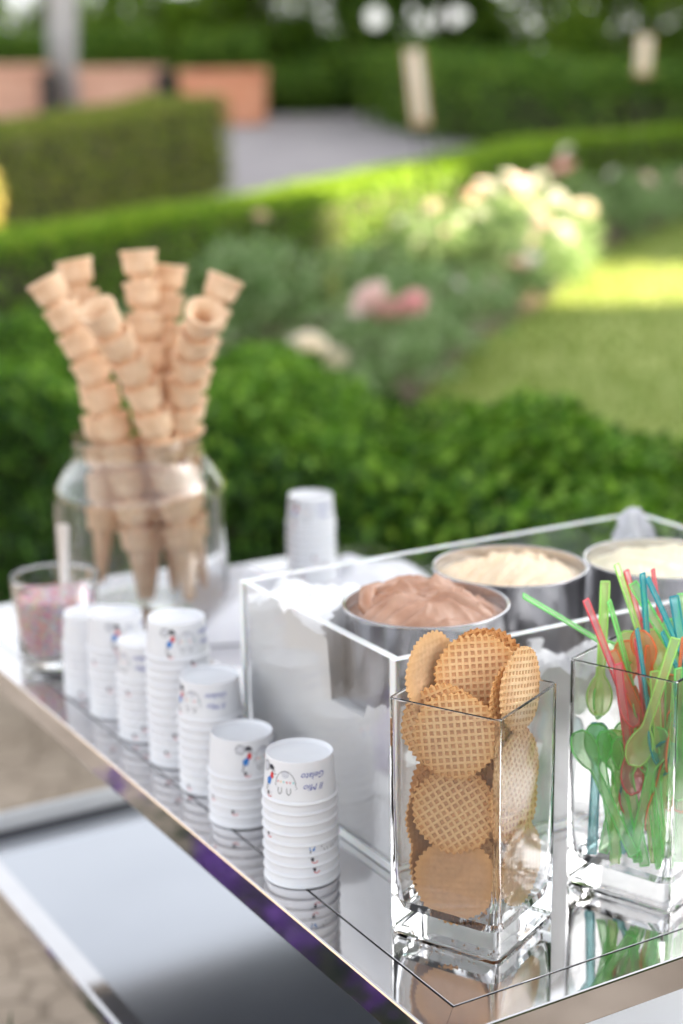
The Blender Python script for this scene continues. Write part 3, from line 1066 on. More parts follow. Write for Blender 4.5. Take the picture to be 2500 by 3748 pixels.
def panel(x0, x1, y0, y1, z0, z1, name, par=abox):
    bm = bmesh.new()
    box_bm(bm, x0, x1, y0, y1, z0, z1, .0009, 1)
    me = bm_mesh(name, bm)
    me.materials.append(MATS['acrylic'])
    me.materials.append(MATS['acrylic_edge'])
    dims = [x1 - x0, y1 - y0, z1 - z0]
    ax = dims.index(min(dims))
    for p in me.polygons:
        n_ = p.normal
        if abs(n_[ax]) < .9 and p.area < 1.2e-2 and not (abs(n_.z) > .9 and n_.z < 0):
            p.material_index = 1
    return link(name, me, par)


panel(-hw_, hw_, -hl_, -hl_ + BT, .0105, BH, 'wall_panel')
panel(-hw_, hw_, hl_ - BT, hl_, .0105, BH, 'wall_panel')
panel(-hw_, -hw_ + BT, -hl_ + BT + .0003, hl_ - BT - .0003, .0105, BH, 'wall_panel')
panel(hw_ - BT, hw_, -hl_ + BT + .0003, hl_ - BT - .0003, .0105, BH, 'wall_panel')
panel(-hw_, hw_, -hl_, hl_, .0002, .0102, 'base_panel')

# crushed ice filling
root = empty('crushed_ice', T((BU0 + BU1) / 2, (BV0 + BV1) / 2, .0108), TA_)
tag(root, 'white crushed ice packed around the tins in the acrylic box', 'ice', kind='stuff')
nx, ny = 70, 44
ix, iy = hw_ - BT - .0015, hl_ - BT - .0015
TINS = [(.352, .203), (.425, .372), (.352, .545)]
V, F = [], []


def icez(x, y):
    v_, u_ = x + (BV0 + BV1) / 2, y + (BU0 + BU1) / 2
    h = .172 + .050 * max(0, min(1, (.36 - v_) * 6)) * max(0, min(1, (u_ - .30) * 9)) + .022 * nz(x * 22, y * 22, 4) + .014 * nz(x * 60, y * 60, 9)
    dmin = min(math.hypot(u_ - a, v_ - b_) for a, b_ in TINS)
    if dmin < .104:
        h = min(h, .145)
    return h


for j in range(ny):
    for i in range(nx):
        x, y = -ix + 2 * ix * i / (nx - 1), -iy + 2 * iy * j / (ny - 1)
        V.append((x, y, icez(x, y)))
for j in range(ny - 1):
    for i in range(nx - 1):
        a = j * nx + i
        F.append((a, a + 1, a + nx + 1, a + nx))
rim_i = [i for i in range(nx)] + [j * nx + nx - 1 for j in range(1, ny)] + [(ny - 1) * nx + i for i in range(nx - 2, -1, -1)] + [j * nx for j in range(ny - 2, 0, -1)]
lev = 12
prev_ = rim_i
for k in range(1, lev + 1):
    cur = []
    for i0 in rim_i:
        x, y, z = V[i0]
        zz_ = z * (1 - k / lev)
        q = .0015 * (nz(x * 40, y * 40, zz_ * 40) + .4) if k < lev else 0
        cur.append(len(V))
        V.append((x * (1 - max(0, q) / hw_), y * (1 - max(0, q) / hl_), zz_))
    m_ = len(rim_i)
    for a in range(m_):
        b_ = (a + 1) % m_
        F.append((prev_[a], cur[a], cur[b_], prev_[b_]))
    prev_ = cur
F.append(tuple(prev_[::-1]))
o = link('ice_mass', mesh('ice_mass', V, F, True, None, 50), root, 'ice')
ch = []
for k in range(260):
    x, y = random.uniform(-ix + .012, ix - .012), random.uniform(-iy + .012, iy - .012)
    v_, u_ = x + (BV0 + BV1) / 2, y + (BU0 + BU1) / 2
    if min(math.hypot(u_ - a, v_ - b_) for a, b_ in TINS) < .106 or v_ < .30:
        continue
    s = random.uniform(.006, .012)
    M3 = Quaternion((random.random() - .5, random.random() - .5, random.random() - .5, random.random() - .5)).normalized().to_matrix()
    z = icez(x, y) + random.uniform(-.002, .008)
    vv = [M3 @ Vector((sx * s * random.uniform(.6, 1.2), sy * s * random.uniform(.5, 1.1), sz * s * random.uniform(.5, 1))) + Vector((x, y, z)) for sz in (-1, 1) for sy in (-1, 1) for sx in (-1, 1)]
    ch.append((vv, [(0, 2, 3, 1), (4, 5, 7, 6), (0, 1, 5, 4), (2, 6, 7, 3), (0, 4, 6, 2), (1, 3, 7, 5)]))
V, F, M = merge(ch)
o = link('ice_chunks', mesh('ice_chunks', V, F), root, 'ice')
o['kind'] = 'stuff'

# tins of gelato


def gelato(name, mat, seed, mound, fold, par, rad, z0):
    NR, NA = 60, 168
    V, F = [], []
    for i in range(NR + 1):
        r_ = rad * i / NR
        for a in range(NA):
            t = 2 * math.pi * a / NA
            x, y = r_ * math.cos(t), r_ * math.sin(t)
            s = r_ / rad
            ca, sa = math.cos(seed * 1.7), math.sin(seed * 1.7)
            px, py = x * ca + y * sa, -x * sa + y * ca
            bend = .030 * math.sin(px * 26 + seed) + .020 * nz(px * 14, py * 14, seed)
            q1 = nz(px * 11, (py + bend) * 38, seed)
            q2 = nz(px * 22 + 5, (py + bend * .6) * 62, seed + 7)
            rid = (1 - abs(q1) * 1.9) ** 3 if abs(q1) < .5 else 0
            rid2 = max(0, 1 - abs(q2) * 2.2) ** 3
            lump = nz(px * 17, py * 17, seed + 2)
            phs = (py + bend) * 46 + 1.6 * nz(px * 9, py * 9, seed + 12)
            saw = phs - math.floor(phs)
            layer = (saw / .8) ** .7 if saw < .8 else (1 - saw) / .2
            rid = .45 * rid + .9 * layer
            h = mound * (1 - s ** 2.6) * (.75 + .5 * lump) + fold * (.9 * rid + .45 * rid2 + .8 * lump) * (1 - s ** 4) + .0008 * nz(x * 160, y * 160, seed)
            V.append((x, y, z0 + h * (1 - s ** 8) + .012 * (1 - s) ** 0 * 0))
    for i in range(NR):
        for a in range(NA):
            b_ = (a + 1) % NA
            F.append((i * NA + a, (i + 1) * NA + a, (i + 1) * NA + b_, i * NA + b_))
    return link(name, mesh(name, V, F, True), par, mat)


for k, ((u_, v_), lb, gm, gl, mound, fold) in enumerate(zip(TINS, ('round steel tin of chocolate gelato nearest the wafers', 'round steel tin of caramel coloured gelato in the middle', 'round steel tin of pale cream gelato behind the spoons'),
        ('gelato_choc', 'gelato_caramel', 'gelato_cream'), ('chocolate gelato', 'caramel gelato', 'cream gelato'), (.020, .016, .014), (.016, .011, .009))):
    root = empty('gelato_tin', T(u_, v_, .158), TA_ + k)
    tag(root, lb, 'tin', 'round gelato tins in the acrylic box')
    r0, r1, h = .089, .0925, .104
    V, F = lathe([(0, 0), (r0 - .004, 0), (r0, .004), (r1 - .001, h - .006), (r1 + .0008, h - .004), (r1 + .0012, h - .001), (r1 - .0002, h), (r1 - .0022, h - .001), (r1 - .0026, h - .006), (r0 - .002, .005), (0, .003)], 96)
    link('pan', mesh('pan', V, F, True, None, 50), root, 'tin_steel')
    gelato('gelato', gm, 3.3 + 4 * k, mound, fold, root, r1 - .0035, h - .015)
    if k == 0:     # curl of chocolate standing up at the back left
        V, F = tube([(-.064, .016, h - .014), (-.060, .032, h + .002), (-.046, .046, h + .010), (-.022, .054, h + .008), (.006, .054, h - .006)], [.007, .010, .010, .009, .006], 12)
        c_ = link('gelato_curl', mesh('gelato_curl', V, F, True), root, gm)
        c_.rotation_euler = (0, 0, .2)

# crumpled clear bag tip at the far corner of the box
V, F = [], []
for i in range(17):
    for a in range(24):
        t = 2 * math.pi * a / 24
        z = i / 16
        r_ = (.014 * (1 - z) ** .6 + .006 + .009 * math.sin(z * 3)) * (1 + .35 * math.sin(5 * t + 6 * z) + .4 * nz(math.cos(t) * 2, math.sin(t) * 2, z * 5))
        V.append((r_ * math.cos(t), r_ * math.sin(t), z * .078))
for i in range(16):
    for a in range(24):
        b_ = (a + 1) % 24
        F.append((i * 24 + a, i * 24 + b_, (i + 1) * 24 + b_, (i + 1) * 24 + a))
F.append(tuple(range(16 * 24, 17 * 24)))
o = link('plastic_bag', mesh('plastic_bag', V, F, True), None, 'plastic_bag')
o.location = T(.572, .690, .180)
tag(o, 'crumpled clear plastic bag tip at the far corner of the acrylic box', 'plastic bag')

# ------------------------------------------------------------------ paper cups
CR0, CR1, CHT = .0390, .0355, .0470       # wall radius at rim and at base, height
V, F = lathe([(.0000, .0412), (.0335, .0410), (.0345, .0418), (.0349, .0464), (.0352, .0470), (.0356, .0468), (.0357, .0458),
              (CR0 - .0002, .0040), (.0398, .0037), (.0408, .0027), (.0411, .0017), (.0408, .0007), (.0399, .0000), (.0389, .0003), (.0383, .0015), (.0349, .0400), (.0000, .0402)], 64)
CUP_ME = mesh('cup_body', V, F, True, None, 60)
CUP_ME.materials.append(MATS['paper'])


def wrap(s, t, lift=.00022):
    """s: mm around, t: mm down from the base edge of the upturned cup"""
    z = CHT - t / 1000
    r_ = CR1 + (CR0 - CR1) * (t / 1000) / CHT + .0002 + lift
    a = s / 1000 / .0372
    return (r_ * math.sin(a), -r_ * math.cos(a), z)


PM = ['print_black', 'print_blue', 'print_red', 'print_navy', 'print_teal', 'print_gold', 'print_grey']


def poly(pts, mi):
    return ([wrap(*p) for p in pts], [tuple(range(len(pts)))], mi)


def stroke(pts, wd, mi):
    out = []
    for (x0, y0), (x1, y1) in zip(pts[:-1], pts[1:]):
        d = math.hypot(x1 - x0, y1 - y0) or 1
        nx_, ny_ = -(y1 - y0) / d * wd / 2, (x1 - x0) / d * wd / 2
        out.append(([wrap(x0 + nx_, y0 + ny_), wrap(x1 + nx_, y1 + ny_), wrap(x1 - nx_, y1 - ny_), wrap(x0 - nx_, y0 - ny_)], [(0, 1, 2, 3)], mi))
    return out


def arc(cx, cy, rx, ry, a0, a1, n=16):
    return [(cx + rx * math.cos(R(a0 + (a1 - a0) * i / n)), cy + ry * math.sin(R(a0 + (a1 - a0) * i / n))) for i in range(n + 1)]


def text_pts(txt, size):
    cu = bpy.data.curves.new('t', 'FONT')
    cu.body = txt
    cu.size = size
    cu.shear = .35
    cu.align_x = 'CENTER'
    cu.resolution_u = 2
    ob = bpy.data.objects.new('t', cu)
    col.objects.link(ob)
    dg = bpy.context.evaluated_depsgraph_get()
    me = bpy.data.meshes.new_from_object(ob.evaluated_get(dg))
    V = [(v.co.x, v.co.y) for v in me.vertices]
    F = [tuple(p.vertices) for p in me.polygons]
    bpy.data.objects.remove(ob)
    bpy.data.meshes.remove(me)
    bpy.data.curves.remove(cu)
    return V, F


PR = []
PR += stroke(arc(-9, 10, 5.2, 5.2, 0, 360, 22), .7, 0) + stroke(arc(-9, 10, 3.6, 3.6, 0, 360, 18), .35, 6)          # wheel
for k in range(4):
    PR += stroke([(-9, 10), (-9 + 4.6 * math.cos(k * 1.57), 10 + 4.6 * math.sin(k * 1.57))], .3, 6)
PR += [poly([(-3, 7), (1, 6), (5, 9), (3, 12), (0, 11), (-2, 13)], 0)] + stroke([(-4, 10), (2, 9), (6, 13)], .8, 0) + stroke([(1, 12), (4, 16), (8, 15)], .6, 0)
PR += [poly([(0, 14), (3.5, 15), (4, 20), (1, 22), (-1.5, 19)], 2), poly([(-1.5, 19), (1, 22), (-1, 29), (-6, 28), (-6.5, 23)], 1)]
PR += stroke([(-5, 28), (-6, 33), (-7.5, 36)], 1.0, 0)
PR += stroke(arc(19, 26, 11.5, 16, 180, 360, 18), .55, 0) + stroke([(7, 26), (32, 27.5)], .8, 0) + stroke([(8, 28), (31, 29)], .4, 6)
PR += stroke(arc(19, 13.5, 3.6, 3.2, 0, 360, 14), .5, 6) + stroke(arc(19, 13.5, 1.7, 1.5, 0, 320, 10), .5, 6)
for k, mi in enumerate((2, 5, 4, 2, 2, 4)):
    x = 10.5 + 3.5 * k
    PR.append(poly([(x - 1, 21), (x + 1, 21), (x, 23.4)], mi))
for x in (13, 23):
    PR += stroke([(x - 2, 28), (x - 2.2, 33), (x, 35.5), (x + 2.2, 33), (x + 2, 28)], .6, 0)
# little head near the rim
PR.append(poly([(-5, 36.2), (-2.8, 35.8), (-1.6, 37.6), (-2.4, 40.0), (-4.2, 40.2), (-5.4, 38)], 0))
PR += stroke(arc(-1.2, 38.5, 3.4, 3.6, 25, 150, 8), .9, 2) + stroke([(0, 37), (3, 36.4)], .35, 6)
for txt, t0, sz in (('Gelato', 11.5, 9.8), ('Il Mio', 24.0, 9.8)):
    tv, tf = text_pts(txt, sz)
    PR.append(([wrap(50 - x, t0 + y, .0002) for x, y in tv], tf, 3))
V, F, M = merge(PR)
PRINT_ME = mesh('print', V, F, False, M)
for k in PM:
    PRINT_ME.materials.append(MATS[k])

ORD = ['top', 'second from top', 'third from top', 'fourth from top', 'fifth from top', 'sixth from top', 'seventh from top', 'eighth from top', 'ninth from top', 'tenth from top', 'eleventh from top', 'twelfth from top', 'thirteenth from top', 'fourteenth from top']
PITCH = .0117


def cup_stack(pos, n, where, rot_top, seed):
    rr = random.Random(seed)
    for k in range(n):        # k=0 lowest
        i = n - 1 - k
        o = empty('paper_cup', pos + Vector((rr.uniform(-.0004, .0004), rr.uniform(-.0004, .0004), k * PITCH)),
                  rot_top if i == 0 else rr.choice((R(-45), R(-10), R(25), R(50), R(110), R(170), R(230))) + rr.uniform(-.3, .3))
        o.rotation_euler.x, o.rotation_euler.y = rr.uniform(-.004, .004), rr.uniform(-.004, .004)
        tag(o, 'white paper cup, %s, in %s' % (ORD[i] + ' one' if i == 0 else ORD[i], where), 'cup', 'stacked paper cups')
        link('cup_body', CUP_ME, o)
        link('print', PRINT_ME, o)


STACKS = [((.310, .015), 9, 'the front stack nearest the wafer vase', R(-52)),
          ((.474, .030), 6, 'the short stack second from the front', R(14)),
          ((.576, .040), 9, 'the stack third from the front', R(-60)),
          ((.673, .043), 13, 'the tallest stack of the row', R(-4)),
          ((.774, .044), 8, 'the low stack just behind the tallest stack', R(-75)),
          ((.872, .044), 9, 'the stack second from the sprinkles jar', R(8)),
          ((.966, .042), 7, 'the stack beside the sprinkles jar', R(95))]
for i, ((u_, v_), n, wh, rt_) in enumerate(STACKS):
    cup_stack(T(u_, v_, .0004), n, wh, rt_, 20 + i)

# ------------------------------------------------------------------ white cloth heap with another stack of cups
CU, CV = 1.13, .50
root_p = T(CU, CV, 0)
NX, NY = 60, 44
LX, LY = .215, .15
V, F = [], []


def clz(x, y):
    e = max(abs(x) / LX, abs(y) / LY)
    b_ = (.052 + .022 * math.exp(-((x - .10) / .06) ** 2 - ((y - .04) / .08) ** 2)) * max(0, 1 - e ** 3.5) ** .6
    f = .010 * math.sin(x * 34 + 3 * nz(x * 9, y * 9, 2)) * (1 - math.exp(-((x ** 2 + y ** 2) / .006)))
    return b_ + max(0, 1 - e) * f * 2.0 + .012 * nz(x * 16, y * 16, 5) * max(0, 1 - e ** 2)


for j in range(NY):
    for i in range(NX):
        x, y = -LX + 2 * LX * i / (NX - 1), -LY + 2 * LY * j / (NY - 1)
        wob = 1 + .10 * nz(x * 10, y * 10, 7)
        d2 = math.hypot(x, y)
        z = clz(x, y)
        if d2 < .055:
            z = .052
        V.append((x * wob, y * wob, max(.0012, z)))
for j in range(NY - 1):
    for i in range(NX - 1):
        a = j * NX + i
        F.append((a, a + 1, a + NX + 1, a + NX))
nb = len(V)
V += [(x, y, .0003) for x, y, z in V]
F += [tuple(i + nb for i in f[::-1]) for f in F]
me = mesh('folded_cloth', V, F, True)
o = link('folded_cloth', me, None, 'cloth')
o.location = root_p
o.rotation_euler = (0, 0, TA_ - .35)
tag(o, 'rumpled white cloth on the cart behind the acrylic box', 'cloth')
cup_stack(root_p + Vector((-.006, 0, .0535)), 9, 'the lone stack on the rumpled cloth', R(-40), 77)

# ------------------------------------------------------------------ glass vases
def rsq(half, rad, seg=6):
    out = []
    for cx, cy, a0 in ((1, 1, 0), (-1, 1, 90), (-1, -1, 180), (1, -1, 270)):
        for k in range(seg + 1):
            a = R(a0 + 90 * k / seg)
            out.append((cx * (half - rad) + rad * math.cos(a), cy * (half - rad) + rad * math.sin(a)))
    return out


def vase_mesh():
    H = .248
    secs = [(.0570, .007, 0), (.0600, .0075, .0010), (.0606, .0065, .004), (.0606, .0055, .03), (.0606, .0050, .12), (.0606, .0048, H - .0018), (.0601, .0046, H - .0004), (.0593, .0042, H), (.0584, .0038, H - .0004), (.0578, .0036, H - .002),
            (.0574, .0036, .14), (.0566, .006, .06), (.0555, .010, .036), (.0520, .012, .0265), (.040, .012, .0232)]
    V, F = [], []
    n = None
    for h, r_, z in secs:
        pts = rsq(h, r_)
        n = len(pts)
        V += [(x, y, z) for x, y in pts]
    for i in range(len(secs) - 1):
        for k in range(n):
            k2 = (k + 1) % n
            F.append((i * n + k, i * n + k2, (i + 1) * n + k2, (i + 1) * n + k))
    F.append(tuple(range(n - 1, -1, -1)))
    F.append(tuple((len(secs) - 1) * n + k for k in range(n)))
    me = mesh('glass_body', V, F, True, None, 40)
    for p_ in me.polygons:          # the flat sides stay flat, only the corners are round
        if p_.area > 4e-5:
            p_.use_smooth = False
    return me


VASE = vase_mesh()
VASE.materials.append(MATS['glass'])
VA = (T(.122, .107, .0003), TA_ + R(26))
VB = (T(.110, .320, .0003), TA_ + R(21))
for (loc, rz), lb in ((VA, 'square clear glass vase filled with round wafers'), (VB, 'square clear glass vase filled with coloured plastic spoons')):
    o = link('glass_vase', VASE)
    o.location = loc
    o.rotation_euler = (0, 0, rz)
    tag(o, lb, 'vase', 'square glass vases at the cart front')

# ------------------------------------------------------------------ round wafers


def wafer_mesh(name, seed, back_grid=False):
    rw = random.Random(seed)
    cell = .0066
    N = 7
    offs = (-.17, .17, .27, .73)
    xs = []
    for c in range(-N, N + 1):
        xs += [(c + f) * cell for f in offs]
    hs_ = {}
    ph = [rw.random() * 6.28 for _ in range(4)]

    def rim(a):
        return .0413 + .0014 * math.sin(40 * a) + .0006 * math.sin(3 * a + ph[0]) + .0005 * math.sin(7 * a + ph[1])
    nx_ = len(xs)
    idx = {}
    V, F = [], []
    ins = {}
    for i, x in enumerate(xs):
        for j, y in enumerate(xs):
            ins[(i, j)] = math.hypot(x, y) < rim(math.atan2(y, x)) - .0005

    def vert(i, j):
        if (i, j) in idx:
            return idx[(i, j)]
        x, y = xs[i], xs[j]
        a = math.atan2(y, x)
        d = math.hypot(x, y)
        ridge = (i % 4 in (0, 1)) or (j % 4 in (0, 1))
        z = .0010 if ridge else -.0006
        if not ins[(i, j)]:
            rr_ = rim(a)
            x, y = rr_ * math.cos(a), rr_ * math.sin(a)
            z = .0003
        z += .00025 * nz(x * 160, y * 160, seed)
        x += .00022 * nz(x * 120, y * 120, seed + 4)
        y += .00022 * nz(x * 120, y * 120, seed + 8)
        idx[(i, j)] = len(V)
        V.append((x, y, z))
        return idx[(i, j)]
    for i in range(nx_ - 1):
        for j in range(nx_ - 1):
            q = [(i, j), (i + 1, j), (i + 1, j + 1), (i, j + 1)]
            if any(ins[k] for k in q):
                F.append(tuple(vert(*k) for k in q))
    nt_ = len(V)
    back = []
    for x, y, z in V:
        d = math.hypot(x, y)
        zb = -.0021 - (.5 if back_grid else .16) * (z - .0009) + .0003 * nz(x * 60, y * 60, seed + 20)
        if d > .0400:
            zb = -.0016
        back.append((x, y, zb))
    V += back
    Fb = [tuple(k + nt_ for k in f[::-1]) for f in F]
    cnt = {}
    for f in F:
        for a, b_ in zip(f, f[1:] + f[:1]):
            if a != b_:
                cnt[(a, b_)] = 1
    side = [(b_, a, a + nt_, b_ + nt_) for (a, b_) in cnt if (b_, a) not in cnt]
    allf = [f for f in F + Fb + side if len(set(f)) >= 3]
    # gentle warp of the baked disc
    k1, k2 = rw.uniform(-1, 1), rw.uniform(-1, 1)
    V = [(x, y, z + 1.1 * k1 * x * x + 1.1 * k2 * y * x + .5 * k2 * y * y) for x, y, z in V]
    me = mesh(name, V, allf, True, None, 28)
    return me


WME = {}
for k, (mt, sd) in enumerate((('wafer_gold', 1), ('wafer_gold', 2), ('wafer_brown', 3), ('wafer_pale', 4))):
    WME[k] = wafer_mesh('wafer', sd, k == 2)
    WME[k].materials.append(MATS[mt])

# x right, y away, z up from the vase base centre; yaw: + turns face to the right, tilt: + leans back; spin; mesh; face: +1 grid side to viewer
WAF = [(-.019, -.028, .212, -14, 12, 8, 0, 1, 'grid patterned wafer pressed to the front glass just below the vase rim'),
       (-.031, -.015, .216, -22, 12, 28, 1, 1, 'grid patterned wafer peeking out left behind the front rim wafer'),
       (-.026, -.004, .200, -30, 8, 40, 2, 1, 'dark edged wafer at the left, low behind the rim wafers'),
       (.004, .010, .258, 4, 12, 2, 1, 1, 'grid patterned wafer standing highest in the middle of the vase'),
       (.011, .020, .260, 10, 13, 12, 2, 1, 'deep brown wafer behind the highest one, rim only showing'),
       (.014, .029, .258, 14, 15, 30, 2, -1, 'deep brown wafer at the very back of the top group'),
       (-.041, .018, .258, 50, 6, 0, 3, -1, 'smooth backed wafer sticking up at the upper left'),
       (.046, -.007, .250, 57, 2, -14, 3, 1, 'pale grid wafer sticking up at the upper right corner'),
       (.037, -.002, .236, 54, 3, 10, 0, 1, 'wafer behind the pale one at the upper right corner'),
       (.042, -.013, .168, 55, 4, 20, 3, 1, 'pale wafer against the right glass below the corner one'),
       (.038, -.016, .138, 53, 6, -10, 0, 1, 'grid wafer at mid height against the right glass'),
       (.043, -.015, .070, 57, 2, 0, 3, -1, 'smooth pale wafer standing low against the right glass'),
       (-.020, -.029, .135, -14, 13, 36, 0, 1, 'wafer with slanting grid in the middle of the front glass'),
       (-.006, -.015, .136, -8, 12, 0, 1, -1, 'smooth wafer behind the slanting grid one'),
       (-.022, -.003, .142, -16, 12, 50, 2, -1, 'wafer third in the middle group, only its upper edge showing'),
       (-.041, .018, .112, 54, 3, 0, 1, -1, 'smooth wafer on edge at the left side of the middle group'),
       (-.018, -.034, .064, -12, 5, 0, 1, -1, 'smooth backed wafer lowest against the front glass'),
       (-.009, -.024, .067, -10, 6, 20, 0, 1, 'wafer right behind the lowest smooth one'),
       (.001, -.013, .068, -4, 8, 45, 2, 1, 'wafer third in the lowest group near the vase edge'),
       (-.039, .020, .066, 57, 2, 0, 1, -1, 'wafer on edge low at the left of the vase'),
       (.016, .014, .110, 24, 8, 60, 2, 1, 'wafer hidden deep in the vase centre'),
       (.014, .012, .184, 20, 8, 15, 0, 1, 'wafer deep in the vase under the highest one'),
       (.024, -.002, .182, 34, 6, 75, 2, 1, 'wafer deep in the vase beside the glass edge')]
for x, y, z, yaw, tilt, spin, mk, face, lb in WAF:
    o = link('round_wafer', WME[mk])
    # local +z faces the viewer (-y), then tilts back, turns about z
    M_ = Matrix.Rotation(R(yaw), 4, 'Z') @ Matrix.Rotation(R(90 - tilt), 4, 'X')
    if face < 0:
        M_ = M_ @ Matrix.Rotation(math.pi, 4, 'Y')
    M_ = M_ @ Matrix.Rotation(R(spin), 4, 'Z')
    M_.translation = VA[0] + Vector((x, y, z))
    o.matrix_world = M_
    tag(o, lb, 'wafer', 'round wafers in the glass vase')

# ------------------------------------------------------------------ plastic spoons


def spoon_meshes(L=.140):
    """flat handle 8 mm wide, oval bowl 27 mm wide; x across, y along (bowl at y=0..0.042), z up"""
    n = 34
    sec = []
    for i in range(n + 1):
        y = L * i / n
        if y < .042:
            t = y / .042
            w_ = .0135 * math.sqrt(max(0.0, 1 - ((t - .48) / .52) ** 2)) if t < .48 else .0135 * (1 - .70 * ((t - .48) / .52) ** 1.7)
            w_ = max(w_, .0012)
            dep = -.0050 * math.sin(math.pi * min(1, t)) ** .8
        else:
            w_ = .0040 + .0006 * (y - .042) / (L - .042)
            dep = 0
        lift = .010 * (max(0, y - .035) / L) ** 1.0 * (1 - .3 * y / L)
        sec.append((y, w_, dep, lift))
    V, F = [], []
    K = (-1, -.66, -.33, 0, .33, .66, 1)
    for sgn in (1, -1):
        for y, w_, dep, lift in sec:
            for k in K:
                V.append((w_ * k, y, lift + dep * (1 - k * k) + sgn * .0005))
    m_ = len(K)
    half = len(sec) * m_
    for i in range(n):
        for k in range(m_ - 1):
            a = i * m_ + k
            F.append((a, a + 1, a + m_ + 1, a + m_))
            F.append((half + a, half + a + m_, half + a + m_ + 1, half + a + 1))
    body = mesh('spoon_body', V, F, True)
    out = [(-w_, y, lift) for y, w_, dep, lift in sec] + [(w_, y, lift) for y, w_, dep, lift in sec[::-1]]
    out.append(out[0])
    V, F = tube(out, .00105, 6, False)
    rimm = mesh('spoon_rim', V, F, True)
    return body, rimm


SB, SR = spoon_meshes()
SPM = {}
for c in SPOON_COL:
    b_ = SB.copy()
    b_.materials.append(MATS['spoon_' + c])
    r_ = SR.copy()
    r_.materials.append(MATS['spoon_edge_' + c])
    SPM[c] = (b_, r_)


def spoon(c, p0, p1, roll_, lb):
    """p0 bowl end, p1 handle end, relative to the vase centre"""
    org = Vector(p0)
    yv = (Vector(p1) - org).normalized()
    view = Vector((0, -1, 0))
    zv = (view - yv * view.dot(yv)).normalized()
    zv = Quaternion(yv, R(roll_)) @ zv
    xv = yv.cross(zv)
    M_ = Matrix(((xv.x, yv.x, zv.x, 0), (xv.y, yv.y, zv.y, 0), (xv.z, yv.z, zv.z, 0), (0, 0, 0, 1)))
    M_.translation = VB[0] + org
    o = empty('plastic_spoon')
    o.matrix_world = M_
    tag(o, lb, 'spoon', 'coloured plastic spoons in the glass vase')
    link('spoon_body', SPM[c][0], o)
    link('spoon_rim', SPM[c][1], o)


